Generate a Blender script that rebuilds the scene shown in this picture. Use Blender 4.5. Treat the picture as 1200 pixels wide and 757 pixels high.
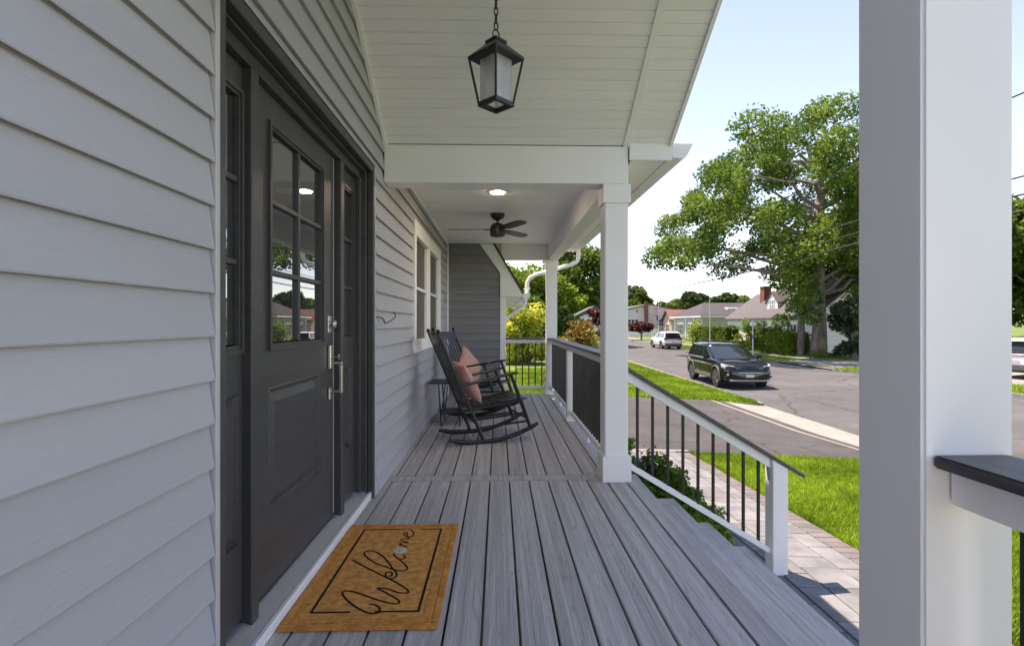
import bpy, bmesh, math, random
import numpy as np
from mathutils import Vector, Matrix
R = math.radians
random.seed(7); RNG = np.random.default_rng(7)
for o in list(bpy.data.objects): bpy.data.objects.remove(o)
SC = bpy.context.scene; COL = SC.collection
# ------------------------------------------------------------------ camera, sky, sun, exposure
cam = bpy.data.cameras.new('camera'); cam.lens = 18.0; cam.sensor_width = 36; cam.clip_start = .05; cam.clip_end = 3000
co = bpy.data.objects.new('camera', cam); COL.objects.link(co)
co.location = (0, 0, 1.15); co.rotation_euler = (R(90), 0, R(-1.5)); SC.camera = co
TOSUN = Vector((-.25, .30, 1)).normalized()
w = bpy.data.worlds.new('World'); SC.world = w; w.use_nodes = True
nt = w.node_tree; nt.nodes.clear()
sky = nt.nodes.new('ShaderNodeTexSky'); sky.sky_type = 'NISHITA'; sky.sun_disc = False
sky.sun_elevation = math.asin(TOSUN.z); sky.sun_rotation = math.atan2(TOSUN.x, TOSUN.y)
sky.air_density = .75; sky.dust_density = 0.0; sky.ozone_density = 2.5
bg = nt.nodes.new('ShaderNodeBackground'); bg.inputs[1].default_value = .097
wo = nt.nodes.new('ShaderNodeOutputWorld')
nt.links.new(sky.outputs[0], bg.inputs[0]); nt.links.new(bg.outputs[0], wo.inputs[0])
sl = bpy.data.lights.new('sun', 'SUN'); sl.energy = 2.35; sl.angle = R(.5); sl.color = (1, .99, .975)
so = bpy.data.objects.new('sun', sl); COL.objects.link(so); so.rotation_euler = TOSUN.to_track_quat('Z', 'Y').to_euler()
SC.view_settings.view_transform = 'Standard'; SC.view_settings.look = 'None'
SC.view_settings.exposure = 2.28; SC.view_settings.gamma = 1
SC.view_settings.use_white_balance = True; SC.view_settings.white_balance_temperature = 9200; SC.view_settings.white_balance_tint = 25
SC.cycles.max_bounces = 8; SC.cycles.diffuse_bounces = 5; SC.cycles.transparent_max_bounces = 12

# ------------------------------------------------------------------ materials
def mat(name, c1, c2=None, rough=.6, scale=6., stretch=(1, 1, 1), bump=0., bscale=None, metal=0., spec=.5,
        rand=0., contrast=(.35, .65), detail=4., fine=0., transl=0.):
    m = bpy.data.materials.new(name); m.use_nodes = True
    t = m.node_tree; N = t.nodes.new; L = t.links.new
    b = t.nodes['Principled BSDF']
    c2 = c2 or c1
    geo = N('ShaderNodeNewGeometry'); oi = N('ShaderNodeObjectInfo')
    off = N('ShaderNodeVectorMath'); off.operation = 'SCALE'; off.inputs[0].default_value = (37.1, 21.7, 11.3)
    L(oi.outputs['Random'], off.inputs['Scale'])
    add = N('ShaderNodeVectorMath'); L(geo.outputs['Position'], add.inputs[0]); L(off.outputs[0], add.inputs[1])
    mp = N('ShaderNodeMapping'); mp.inputs['Scale'].default_value = stretch; L(add.outputs[0], mp.inputs[0])
    n = N('ShaderNodeTexNoise'); n.inputs['Scale'].default_value = scale; n.inputs['Detail'].default_value = detail
    L(mp.outputs[0], n.inputs['Vector'])
    r = N('ShaderNodeValToRGB'); L(n.outputs[0], r.inputs[0])
    r.color_ramp.elements[0].position, r.color_ramp.elements[1].position = contrast
    r.color_ramp.elements[0].color = (*c1, 1); r.color_ramp.elements[1].color = (*c2, 1)
    out = r.outputs[0]
    if rand or fine:
        hv = N('ShaderNodeHueSaturation'); L(out, hv.inputs['Color'])
        mr = N('ShaderNodeMapRange'); mr.inputs[3].default_value = 1 - rand; mr.inputs[4].default_value = 1 + rand
        L(oi.outputs['Random'], mr.inputs[0])
        if fine:
            wn = N('ShaderNodeTexNoise'); wn.inputs['Scale'].default_value = scale * 12; wn.inputs['Detail'].default_value = 2
            L(mp.outputs[0], wn.inputs['Vector'])
            m2 = N('ShaderNodeMapRange'); m2.inputs[1].default_value = .3; m2.inputs[2].default_value = .7
            m2.inputs[3].default_value = 1 - fine; m2.inputs[4].default_value = 1 + fine; L(wn.outputs[0], m2.inputs[0])
            mu = N('ShaderNodeMath'); mu.operation = 'MULTIPLY'; L(mr.outputs[0], mu.inputs[0]); L(m2.outputs[0], mu.inputs[1])
            L(mu.outputs[0], hv.inputs['Value'])
        else: L(mr.outputs[0], hv.inputs['Value'])
        out = hv.outputs[0]
    L(out, b.inputs['Base Color'])
    b.inputs['Roughness'].default_value = rough; b.inputs['Metallic'].default_value = metal
    b.inputs['Specular IOR Level'].default_value = spec
    if bump:
        bn = N('ShaderNodeTexNoise'); bn.inputs['Scale'].default_value = bscale or scale * 6; bn.inputs['Detail'].default_value = 3
        L(mp.outputs[0], bn.inputs['Vector'])
        bu = N('ShaderNodeBump'); bu.inputs['Strength'].default_value = bump; bu.inputs['Distance'].default_value = .01
        L(bn.outputs[0], bu.inputs['Height']); L(bu.outputs[0], b.inputs['Normal'])
    if transl:
        tr = N('ShaderNodeBsdfTranslucent'); L(out, tr.inputs[0])
        mx = N('ShaderNodeMixShader'); mx.inputs[0].default_value = transl
        L(b.outputs[0], mx.inputs[1]); L(tr.outputs[0], mx.inputs[2])
        L(mx.outputs[0], t.nodes['Material Output'].inputs[0])
    return m
def emis(name, c, s):
    m = mat(name, c); b = m.node_tree.nodes['Principled BSDF']
    b.inputs['Emission Color'].default_value = (*c, 1); b.inputs['Emission Strength'].default_value = s
    return m
def pane_mat(name, c, ior, rough=.01):
    m = mat(name, c, rough=rough); b = m.node_tree.nodes['Principled BSDF']; b.inputs['IOR'].default_value = ior
    return m
def g3(v): return (v, v, v)
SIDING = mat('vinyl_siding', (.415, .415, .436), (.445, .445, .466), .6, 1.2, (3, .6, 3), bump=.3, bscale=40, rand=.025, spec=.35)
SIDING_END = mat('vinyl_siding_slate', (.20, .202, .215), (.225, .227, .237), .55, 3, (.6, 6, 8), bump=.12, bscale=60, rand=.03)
TRIM = mat('white_trim', (.85, .85, .85), (.89, .89, .89), .42, 2.2, bump=.03, bscale=30, rand=.015)
SOFFIT = mat('white_soffit', (.86, .86, .88), (.90, .90, .92), .5, 1.7, rand=.015)
JCH = mat('grey_channel', (.45, .45, .47), (.5, .5, .52), .45)
CHAR = mat('charcoal_paint', (.048, .047, .048), (.06, .059, .06), .42, 5, (1, 1, 8), bump=.06, bscale=90)
BLACK = mat('black_metal', (.012, .012, .013), (.02, .02, .021), .38, 10, bump=.03)
CHAIR = mat('black_chair_paint', (.012, .012, .013), (.022, .022, .024), .36, 14, bump=.05)
NICKEL = mat('brushed_nickel', (.58, .57, .55), (.66, .65, .63), .28, 30, metal=1)
ALU = mat('ribbed_aluminium', (.42, .42, .43), (.5, .5, .51), .45, 20, (1, 60, 1), bump=.35, bscale=8, metal=.4)
SILLW = mat('white_sill', (.8, .8, .8), (.85, .85, .85), .35)
PANE = pane_mat('door_pane', (.03, .034, .036), 3.2)
SCREEN = mat('window_screen', (.075, .07, .062), (.095, .09, .08), .5, 5)
COIR = mat('coir', (.62, .245, .065), (.88, .41, .125), .95, 30, bump=.5, bscale=260, fine=.35, spec=.1)
COIRD = mat('coir_edge', (.60, .23, .055), (.82, .36, .10), .95, 30, bump=.5, bscale=260, fine=.35, spec=.1)
INK = mat('mat_print', (.022, .013, .008), (.04, .025, .016), .95, 60, spec=.1)
PETAL = mat('mat_petal', (.62, .58, .5), (.74, .70, .62), .9, 60)
PINK = mat('pink_weave', (.64, .29, .23), (.80, .46, .39), .9, 45, (1, 1, 3), bump=.6, bscale=220, fine=.2)
FROST = mat('seeded_glass', (.62, .63, .66), (.8, .8, .83), .25, 18, (1, 1, .4))
b_ = FROST.node_tree.nodes['Principled BSDF']; b_.inputs['Alpha'].default_value = .45; b_.inputs['Transmission Weight'].default_value = .25
LAMP = emis('lit_lens', (1, .96, .9), 30)
HOOKM = mat('dark_wire', (.05, .05, .055), rough=.35)
CONC = mat('concrete', (.20, .19, .178), (.26, .25, .232), .85, 2.5, bump=.3, bscale=60, fine=.08)
KERB = mat('kerb_concrete', (.18, .172, .16), (.24, .23, .212), .85, 3, bump=.3, bscale=50)
ASPH = mat('old_asphalt', (.057, .062, .067), (.079, .085, .092), .9, .7, bump=.5, bscale=120, fine=.12, detail=8)
DRIVE = mat('driveway_asphalt', (.036, .0385, .041), (.05, .053, .0565), .9, 1.1, bump=.6, bscale=120, fine=.16, detail=8)
PAVER = mat('pale_paver', (.10, .112, .122), (.178, .194, .208), .8, 3.2, bump=.35, bscale=70, rand=.07, detail=6)
PAVERG = mat('grey_paver', (.095, .092, .094), (.135, .13, .132), .85, 5, bump=.35, bscale=70, rand=.1)
SAND = mat('joint_sand', (.11, .10, .09), (.15, .14, .12), .95, 20)
SOIL = mat('mulch', (.05, .03, .02), (.10, .065, .045), .95, 14, bump=.8, bscale=60)
LAWN = mat('lawn_ground', (.06, .11, .014), (.105, .165, .024), .95, 1.3, bump=.6, bscale=50, fine=.25)
GRASS = mat('grass_blade', (.12, .225, .016), (.255, .41, .034), .7, 1.0, fine=.3, transl=.3, spec=.25)
BARK = mat('grey_bark', (.13, .105, .085), (.26, .22, .185), .9, 5, (1, 1, .25), bump=.9, bscale=14)
def leaf(name, a, b, t=.35): return mat(name, a, b, .6, .9, fine=.35, transl=t, spec=.3, detail=2)
OAK = leaf('oak_leaf', (.042, .11, .018), (.15, .255, .036), .42)
DARKL = leaf('dark_leaf', (.018, .048, .012), (.05, .10, .02))
MIDL = leaf('mid_leaf', (.05, .11, .014), (.12, .20, .026))
BRIGHTL = leaf('bright_leaf', (.10, .19, .016), (.20, .30, .03))
YELL = leaf('gold_leaf', (.17, .25, .02), (.62, .62, .10))
REDL = leaf('wine_leaf', (.055, .014, .016), (.11, .03, .03))
RUSTL = leaf('rust_leaf', (.20, .12, .02), (.24, .26, .04))
BOXL = leaf('box_leaf', (.06, .16, .014), (.15, .30, .03))
BRONZE = leaf('bronze_leaf', (.10, .03, .018), (.19, .07, .035))
BLUEG = leaf('blue_green_leaf', (.03, .075, .035), (.08, .14, .065))
CARBLK = mat('black_car_paint', (.006, .007, .009), (.009, .010, .013), .1, 2, spec=.5)
CARWHT = mat('white_car_paint', (.78, .78, .79), (.82, .82, .83), .2, 2)
GLASS = pane_mat('car_glass', (.012, .016, .016), 1.9)
RUBBER = mat('tyre_rubber', (.015, .015, .015), (.025, .025, .025), .8, 20)
ALLOY = mat('alloy_rim', (.5, .47, .44), (.6, .57, .54), .3, 10, metal=1)
CLAD = mat('grey_cladding', (.085, .085, .09), (.11, .11, .115), .5, 8)
SILV = mat('silver_trim', (.5, .5, .51), (.58, .58, .59), .3, 8, metal=.8)
HEADL = mat('headlamp', (.45, .46, .48), (.62, .63, .65), .12, 25)
TAILL = mat('tail_lamp', (.22, .015, .018), (.32, .03, .03), .2, 20)
PLATE = mat('number_plate', (.5, .5, .48), (.62, .62, .6), .5, 40)
SHING = mat('grey_shingle', (.058, .061, .068), (.098, .10, .108), .9, 3, (1, 1, 6), bump=.5, bscale=20, fine=.15)
SHINGD = mat('dark_shingle', (.03, .032, .037), (.05, .052, .058), .9, 3, (1, 1, 6), bump=.5, bscale=20, fine=.15)
SHINGB = mat('brown_shingle', (.13, .065, .05), (.19, .10, .08), .9, 3, (1, 1, 6), fine=.15)
WHWALL = mat('cream_clapboard', (.76, .74, .69), (.82, .80, .75), .6, .6, (1, 1, 9))
PINKW = mat('pale_stucco', (.50, .46, .46), (.56, .52, .52), .7, .8)
GREYW = mat('grey_clapboard', (.32, .32, .34), (.38, .38, .40), .6, .6, (1, 1, 9))
BRICK = mat('red_brick', (.17, .055, .04), (.26, .09, .065), .85, 6, (1, 1, 3), bump=.4, bscale=20, fine=.2)
TAN = mat('tan_wall', (.45, .36, .27), (.52, .43, .33), .7, 1)
WINP = pane_mat('window_pane', (.035, .045, .05), 1.8, .03)
BROWND = mat('brown_door', (.07, .045, .035), (.09, .06, .05), .5, 4)
FENCEW = mat('white_fence', (.74, .74, .74), (.8, .8, .8), .5, 4)
POLEW = mat('pole_wood', (.16, .13, .10), (.22, .18, .145), .9, 4, (1, 1, .2))
WIRE = mat('cable', (.03, .03, .032), rough=.7, spec=.2)
PALE = mat('pale_metal', (.55, .55, .56), (.62, .62, .63), .4, 4)
FLAGR = mat('flag_red', (.5, .05, .06), rough=.8); FLAGW = mat('flag_white', (.75, .73, .72), rough=.8); FLAGB = mat('flag_blue', (.04, .07, .25), rough=.8)
BLUEB = mat('blue_band', (.08, .2, .35), (.1, .24, .4), .5)

def deck_mat():
    m = mat('composite_deck', (.43, .411, .388), (.60, .576, .547), .6, 4, (16, .14, 16), bump=.25, bscale=22, rand=.06, detail=5, contrast=(.32, .68), spec=.25)
    t = m.node_tree; N = t.nodes.new; L = t.links.new; b = t.nodes['Principled BSDF']
    mp = [n for n in t.nodes if n.type == 'MAPPING'][0]; src = b.inputs['Base Color'].links[0].from_socket
    vec = mp.inputs[0].links[0].from_socket
    def noise(stretch, sc, det, dist=0.):
        q = N('ShaderNodeMapping'); q.inputs['Scale'].default_value = stretch; L(vec, q.inputs[0])
        n = N('ShaderNodeTexNoise'); n.inputs['Scale'].default_value = sc; n.inputs['Detail'].default_value = det; n.inputs['Distortion'].default_value = dist
        L(q.outputs[0], n.inputs['Vector']); return n.outputs[0]
    def mrange(x, a, b_, c, d):
        r = N('ShaderNodeMapRange'); L(x, r.inputs[0])
        for k, v in enumerate((a, b_, c, d)): r.inputs[k + 1].default_value = v
        return r.outputs[0]
    def mul(a, b_):
        q = N('ShaderNodeMath'); q.operation = 'MULTIPLY'; L(a, q.inputs[0])
        if isinstance(b_, (int, float)): q.inputs[1].default_value = b_
        else: L(b_, q.inputs[1])
        return q.outputs[0]
    ring = mul(noise((1.5, .055, 1.5), 8, 1.0, .35), 70)
    pp = N('ShaderNodeMath'); pp.operation = 'PINGPONG'; pp.inputs[1].default_value = 1; L(ring, pp.inputs[0])
    cath = mrange(pp.outputs[0], 0, .25, .74, 1.02)
    pores = mrange(noise((110, .7, 110), 6, 2), .40, .50, .74, 1.02)
    broad = mrange(noise((5, .12, 5), 5, 2), .32, .68, .86, 1.08)
    hv = N('ShaderNodeHueSaturation'); L(src, hv.inputs['Color']); L(mul(mul(cath, pores), broad), hv.inputs['Value']); L(hv.outputs[0], b.inputs['Base Color'])
    return m
DECK = deck_mat()
def cracks(m, scale):
    # thin dark cracks and tar-dark blotches in old paving
    t = m.node_tree; N = t.nodes.new; L = t.links.new; b = t.nodes['Principled BSDF']; src = b.inputs['Base Color'].links[0].from_socket
    geo = N('ShaderNodeNewGeometry'); n = N('ShaderNodeTexNoise'); n.inputs['Scale'].default_value = 1.4; n.inputs['Detail'].default_value = 5; L(geo.outputs['Position'], n.inputs['Vector'])
    mv = N('ShaderNodeVectorMath'); mv.operation = 'MULTIPLY_ADD'; L(n.outputs[1], mv.inputs[0]); mv.inputs[1].default_value = (.8, .8, 0); L(geo.outputs['Position'], mv.inputs[2])
    v = N('ShaderNodeTexVoronoi'); v.feature = 'DISTANCE_TO_EDGE'; v.inputs['Scale'].default_value = scale; L(mv.outputs[0], v.inputs['Vector'])
    r = N('ShaderNodeMapRange'); L(v.outputs['Distance'], r.inputs[0]); r.inputs[1].default_value = .002; r.inputs[2].default_value = .010; r.inputs[3].default_value = .5; r.inputs[4].default_value = 1
    n2 = N('ShaderNodeTexNoise'); n2.inputs['Scale'].default_value = .22; n2.inputs['Detail'].default_value = 3; L(geo.outputs['Position'], n2.inputs['Vector'])
    r2 = N('ShaderNodeMapRange'); L(n2.outputs[0], r2.inputs[0]); r2.inputs[1].default_value = .35; r2.inputs[2].default_value = .65; r2.inputs[3].default_value = .84; r2.inputs[4].default_value = 1.12
    mu = N('ShaderNodeMath'); mu.operation = 'MULTIPLY'; L(r.outputs[0], mu.inputs[0]); L(r2.outputs[0], mu.inputs[1])
    hv = N('ShaderNodeHueSaturation'); L(src, hv.inputs['Color']); L(mu.outputs[0], hv.inputs['Value']); L(hv.outputs[0], b.inputs['Base Color'])
cracks(ASPH, .16); cracks(DRIVE, .3)
CAP = mat('dark_cap_board', (.05, .05, .053), (.085, .085, .09), .42, 6, (9, 1, 9), bump=.2, bscale=30)

# ------------------------------------------------------------------ mesh helpers
def wloc(p):
    v = Vector((0, 0, 0))
    while p: v = v + p.location; p = p.parent
    return v
def link(name, me, parent=None):
    o = bpy.data.objects.new(name, me); COL.objects.link(o)
    if parent: o.parent = parent
    return o
def tag(o, label=None, cat=None, group=None, kind=None):
    for k, v in (('label', label), ('category', cat), ('group', group), ('kind', kind)):
        if v: o[k] = v
    return o
def thing(name, label, cat, loc=(0, 0, 0), rz=0, group=None):
    o = link(name, None); o.location = loc; o.rotation_euler = (0, 0, rz); o.empty_display_size = .1
    return tag(o, label, cat, group)
class MB:
    def __init__(s): s.v = []; s.f = []
    def add(s, vs, fs):
        k = len(s.v); s.v += [tuple(v) for v in vs]; s.f += [tuple(i + k for i in f) for f in fs]; return s
    def box(s, x0, y0, z0, x1, y1, z1, M=None):
        vs = [Vector(p) for p in ((x0, y0, z0), (x1, y0, z0), (x1, y1, z0), (x0, y1, z0), (x0, y0, z1), (x1, y0, z1), (x1, y1, z1), (x0, y1, z1))]
        if M: vs = [M @ v for v in vs]
        return s.add(vs, [(0, 3, 2, 1), (4, 5, 6, 7), (0, 1, 5, 4), (1, 2, 6, 5), (2, 3, 7, 6), (3, 0, 4, 7)])
    def hexa(s, b, t):      # b, t: four points bottom / top, counter-clockwise from above
        return s.add(list(b) + list(t), [(0, 3, 2, 1), (4, 5, 6, 7), (0, 1, 5, 4), (1, 2, 6, 5), (2, 3, 7, 6), (3, 0, 4, 7)])
    def prism(s, poly, axis, a, b):   # poly in the two other axes, extruded along axis from a to b
        def p(q, h): return {'x': (h, q[0], q[1]), 'y': (q[0], h, q[1]), 'z': (q[0], q[1], h)}[axis]
        n = len(poly); vs = [p(q, a) for q in poly] + [p(q, b) for q in poly]
        return s.add(vs, [tuple(range(n))[::-1], tuple(range(n, 2 * n))] + [(i, (i + 1) % n, n + (i + 1) % n, n + i) for i in range(n)])
    def tube(s, pts, r, n=8, sx=1., sy=1., up=None, closed=False):
        pts = [Vector(p) for p in pts]; m = len(pts); rs = r if isinstance(r, (list, tuple)) else [r] * m
        rings = []; prev = None
        for i, p in enumerate(pts):
            d = (pts[(i + 1) % m] - pts[i - 1]) if closed else (pts[min(i + 1, m - 1)] - pts[max(i - 1, 0)])
            d.normalize()
            u = Vector(up) if up else (prev if prev else (Vector((0, 0, 1)) if abs(d.z) < .9 else Vector((1, 0, 0))))
            a = d.cross(u)
            if a.length < 1e-4: a = d.cross(Vector((1, .3, .2)))
            a.normalize(); b = a.cross(d).normalized(); prev = b
            rings.append([p + (a * math.cos(t) * sx + b * math.sin(t) * sy) * rs[i] for t in [2 * math.pi * (k + .5) / n for k in range(n)]])
        vs = [v for g in rings for v in g]; fs = []
        for i in range(m if closed else m - 1):
            j = (i + 1) % m
            for k in range(n): fs.append((i * n + k, i * n + (k + 1) % n, j * n + (k + 1) % n, j * n + k))
        if not closed: fs += [tuple(range(n))[::-1], tuple((m - 1) * n + k for k in range(n))]
        return s.add(vs, fs)
    def lathe(s, prof, c=(0, 0, 0), n=20, axis='z'):
        vs = []; fs = []; m = len(prof)
        for r, h in prof:
            for k in range(n):
                t = 2 * math.pi * k / n; a, b = r * math.cos(t), r * math.sin(t)
                q = {'z': (a, b, h), 'y': (a, h, b), 'x': (h, a, b)}[axis]
                vs.append((c[0] + q[0], c[1] + q[1], c[2] + q[2]))
        for i in range(m - 1):
            for k in range(n): fs.append((i * n + k, i * n + (k + 1) % n, (i + 1) * n + (k + 1) % n, (i + 1) * n + k))
        fs += [tuple(range(n))[::-1], tuple((m - 1) * n + k for k in range(n))]
        return s.add(vs, fs)
    def mesh(s, name, m, bevel=0., smooth=False, off=(0, 0, 0), seg=1, sharp=38):
        me = bpy.data.meshes.new(name)
        bm = bmesh.new(); bv = [bm.verts.new(Vector(v) - Vector(off)) for v in s.v]
        for f in s.f:
            try: bm.faces.new([bv[i] for i in f])
            except ValueError: pass
        bmesh.ops.recalc_face_normals(bm, faces=bm.faces)
        if bevel:
            ed = [e for e in bm.edges if len(e.link_faces) == 2 and e.calc_face_angle(0) > R(25)]
            bmesh.ops.bevel(bm, geom=ed, offset=bevel, segments=seg, affect='EDGES', clamp_overlap=True)
        bm.to_mesh(me); bm.free(); me.materials.append(m)
        if smooth:
            me.shade_smooth(); me.set_sharp_from_angle(angle=R(sharp))
        return me
    def build(s, name, m, parent=None, local=False, **k):
        off = (0, 0, 0) if local or parent is None else wloc(parent)
        return link(name, s.mesh(name, m, off=off, **k), parent)
def bx(name, m, parent, x0, y0, z0, x1, y1, z1, bevel=0., **k):
    return MB().box(x0, y0, z0, x1, y1, z1).build(name, m, parent, bevel=bevel, **k)
def quads_mesh(name, V, m, n=4):
    V = np.asarray(V, dtype=np.float32); k = len(V) // n
    me = bpy.data.meshes.new(name); me.vertices.add(len(V)); me.vertices.foreach_set('co', V.ravel())
    me.loops.add(k * n); me.loops.foreach_set('vertex_index', np.arange(k * n, dtype=np.int32))
    me.polygons.add(k); me.polygons.foreach_set('loop_start', np.arange(0, k * n, n, dtype=np.int32))
    me.update(calc_edges=True); me.materials.append(m); return me
def copy_tree(o, parent=None):
    c = o.copy(); COL.objects.link(c)
    if parent: c.parent = parent
    for ch in list(o.children): copy_tree(ch, c)
    return c

# ------------------------------------------------------------------ ground
def gz(x, y):
    yy = min(max(y, 3.75), 11) - 3.75
    z = -.74 - .045 * max(0, min(x, 8.05) - 2.2) - .038 * yy
    return z
ROADZ = -1.40
def road_x(y): return 8.0 + .02 * (y - 11)
def sheet(name, m, xs, ys, zf, kind='structure', dz=0., thick=0.):
    mb = MB(); nx, ny = len(xs), len(ys)
    vs = [(x(y) if callable(x) else x, y, 0) for y in ys for x in xs]
    vs = [(a, b, zf(a, b) + dz) for a, b, _ in vs]
    fs = [(j * nx + i, j * nx + i + 1, (j + 1) * nx + i + 1, (j + 1) * nx + i) for j in range(ny - 1) for i in range(nx - 1)]
    mb.add(vs, fs); o = mb.build(name, m)
    # normals up
    return tag(o, kind=kind)
def ytab(a, b, s): return [a + (b - a) * i / max(1, round((b - a) / s)) for i in range(max(1, round((b - a) / s)) + 1)]
def frange(a, b, s): return ytab(a, b, s)
# near lot lawn, from the house to the kerb
def apz(x, y): return gz(6.4, y) + (ROADZ + .012 - gz(6.4, y)) * min(1, max(0, (x - 6.4) / 1.6)) + .012
def lawn_z(x, y):
    return min(gz(x, y), apz(x, y) - .03) if 4.4 <= y <= 15.36 and x > 6.3 else gz(x, y)
sheet('lawn', LAWN, [-60, -25, -8, -1, 1.0, 1.6, 2.2, 3, 4, 5, 6, 6.42, 6.9, 7.3, lambda y: road_x(y) - .14], [-60, -20, -5, 0, 2, 3.75, 4.39, 4.4] + frange(5, 11, .75) + [13, 15.35, 15.4, 20, 30, 50, 80, 140, 400], lawn_z)
# road bed with slight crown
sheet('road', ASPH, [lambda y: road_x(y), lambda y: road_x(y) + 2.4, lambda y: road_x(y) + 4.8, lambda y: road_x(y) + 7.2, lambda y: road_x(y) + 9.55],
      [-80, -20, 0, 10, 20, 30, 40, 60, 90, 140, 250, 420], lambda x, y: ROADZ + .07 * (1 - ((x - road_x(y) - 4.8) / 4.8) ** 2))
def far_gz(x, y): return -1.27 + .012 * max(0, x - 22)
sheet('far_lawn', LAWN, [lambda y: road_x(y) + 9.72, 20, 22, 26, 40, 80, 200, 700], [-80, 0, 20, 30, 40, 60, 90, 140, 420, 900], far_gz)
sheet('horizon_ground', LAWN, [-900, 900], [-900, 1200], lambda x, y: -2.2)
def strip(name, m, x0, x1, ys, z0, z1):
    mb = MB()
    for a, b in zip(ys[:-1], ys[1:]):
        mb.hexa([(x0(a), a, z0), (x1(a), a, z0), (x1(b), b, z0), (x0(b), b, z0)], [(x0(a), a, z1), (x1(a), a, z1), (x1(b), b, z1), (x0(b), b, z1)])
    return tag(mb.build(name, m), kind='structure')
strip('kerb', KERB, lambda y: road_x(y) - .14, lambda y: road_x(y), [15.4, 20, 30, 50, 90, 160, 400], -1.6, -1.285)
strip('kerb', KERB, lambda y: road_x(y) + 9.55, lambda y: road_x(y) + 9.72, [-60, 0, 27], -1.6, -1.255)
strip('kerb', KERB, lambda y: road_x(y) + 9.55, lambda y: road_x(y) + 9.72, [32.5, 60, 90, 160, 400], -1.6, -1.255)
# driveway on our side, with its concrete apron
DY0, DY1 = 8.2, 15.4
sheet('driveway', DRIVE, [-1.2, .5, 2.2, 3.5, 5, 6.42], frange(DY0, 11, .7) + [13, DY1], gz, dz=.012)
ysA = [4.4, 6, DY0] + frange(8.9, 11, .7) + [13, DY1]
sheet('apron_edging', CONC, [6.42, 6.54], ysA, apz, dz=.006)
sheet('apron_band', DRIVE, [6.54, 6.86], ysA, apz)
sheet('apron', CONC, [6.86, 7.2, 7.6, lambda y: road_x(y) - .06], ysA, apz, dz=.003)
sheet('gutter_strip', KERB, [lambda y: road_x(y) - .06, lambda y: road_x(y) + .05], [-20, 0, 4.4, 8, 11, DY1], lambda x, y: ROADZ + .03)
# across the street: pavement, drive apron
sheet('sidewalk', CONC, [20.1, 21.6], [-60, 0, 20, 26.5], far_gz, dz=.012)
sheet('sidewalk', CONC, [20.1, 21.6], [33, 60, 120, 300], far_gz, dz=.012)
sheet('far_driveway', CONC, [lambda y: road_x(y) + 9.56, 18.6, 20, 24, 29], [27, 29.7, 32.5], lambda x, y: far_gz(x, y) if x > 18.2 else -1.34, dz=.016)
sheet('far_driveway', CONC, [lambda y: road_x(y) + 9.73, 20, 26, 34], [15, 19, 26], far_gz, dz=.02)
# planting bed
sheet('planting_bed', SOIL, [1.0, 1.3, 1.62], [3.9, 5, 6.5, 8.15], gz, dz=.02)

# ------------------------------------------------------------------ paved walk
walk = sheet('walkway', SAND, [1.55, 2.2, 3.06], [-3, 0, 2, 3.75] + frange(4.5, 8.2, .8), gz, dz=.004)
def paver(x0, x1, y0, y1, m, nm):
    g = .004; cx, cy = (x0 + x1) / 2, (y0 + y1) / 2; hx, hy = (x1 - x0) / 2 - g, (y1 - y0) / 2 - g
    key = (round(hx, 3), round(hy, 3), m.name)
    if key not in PV: PV[key] = MB().box(-hx, -hy, -.05, hx, hy, 0).mesh('paver', m, bevel=.004)
    o = link(nm, PV[key], walk); o.location = (cx, cy, gz(cx, cy) + .026 + random.uniform(-.0012, .0012))
    sy = -.038 if 3.75 < cy < 11 else 0; sx = -.045 if cx > 2.2 else 0
    o.rotation_euler = (math.atan(sy), -math.atan(sx), random.uniform(-.003, .003))
PV = {}
# border course of grey pavers along the lawn, stretcher beside it
y = .4
while y < 8.1:
    paver(2.84, 3.05, y, min(y + .115, 8.15), PAVERG, 'border_paver'); y += .115
rp = random.Random(3)
x = 1.58
for wcol in (.21, .315, .21, .315, .21):
    y = .4 - rp.choice((0, .1, .2))
    while y < 8.1:
        ln = rp.choice((.21, .315, .42, .42)); y1 = min(y + ln, 8.17)
        if y1 - y > .05 and not (x + wcol < 1.92 and y1 < 3.9): paver(x, x + wcol, y, y1, PAVER, 'paver')
        y = y1 if y1 < 8.17 else 9
    x += wcol
sheet('walk_edging', CONC, [-.6, 1.5, 3.06], [8.17, 8.27], gz, dz=.034)

# ------------------------------------------------------------------ house wall with siding
WX = -.83
wall = thing('house_wall', 'light grey lap-sided house wall with the dark front door in it', 'wall', (WX, 2, 0))
bx('sheathing', JCH, wall, WX - .2, -4, -.9, WX - .012, 1.5, 3.5)
bx('sheathing', JCH, wall, WX - .2, 3.42, -.9, WX - .012, 4.96, 3.5)
bx('sheathing', JCH, wall, WX - .2, 4.96, -.9, WX - .012, 7.11, .86)
bx('sheathing', JCH, wall, WX - .2, 4.96, 2.16, WX - .012, 7.11, 3.5)
bx('sheathing', JCH, wall, WX - .2, 7.11, -.9, WX - .012, 8.6, 3.5)
bx('sheathing', JCH, wall, WX - .2, 1.5, 2.16, WX - .012, 3.42, 3.5)
EXP = .1255
def lap(y0, y1, z0, z1=None):
    z1 = z1 or z0 + EXP + .012; z0 += random.uniform(-.0008, .0008); j = random.uniform(-.0008, .0008)
    prof = [(WX - .011, z0 + .010), (WX + .010, z0 + .009), (WX + .0145 + j, z0), (WX + .0165 + j, z0 + .004), (WX + .0145 + j, z0 + .014), (WX - .004, z1), (WX - .011, z1)]
    MB().prism(prof, 'y', y0, y1).build('siding_board', SIDING, wall)
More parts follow.
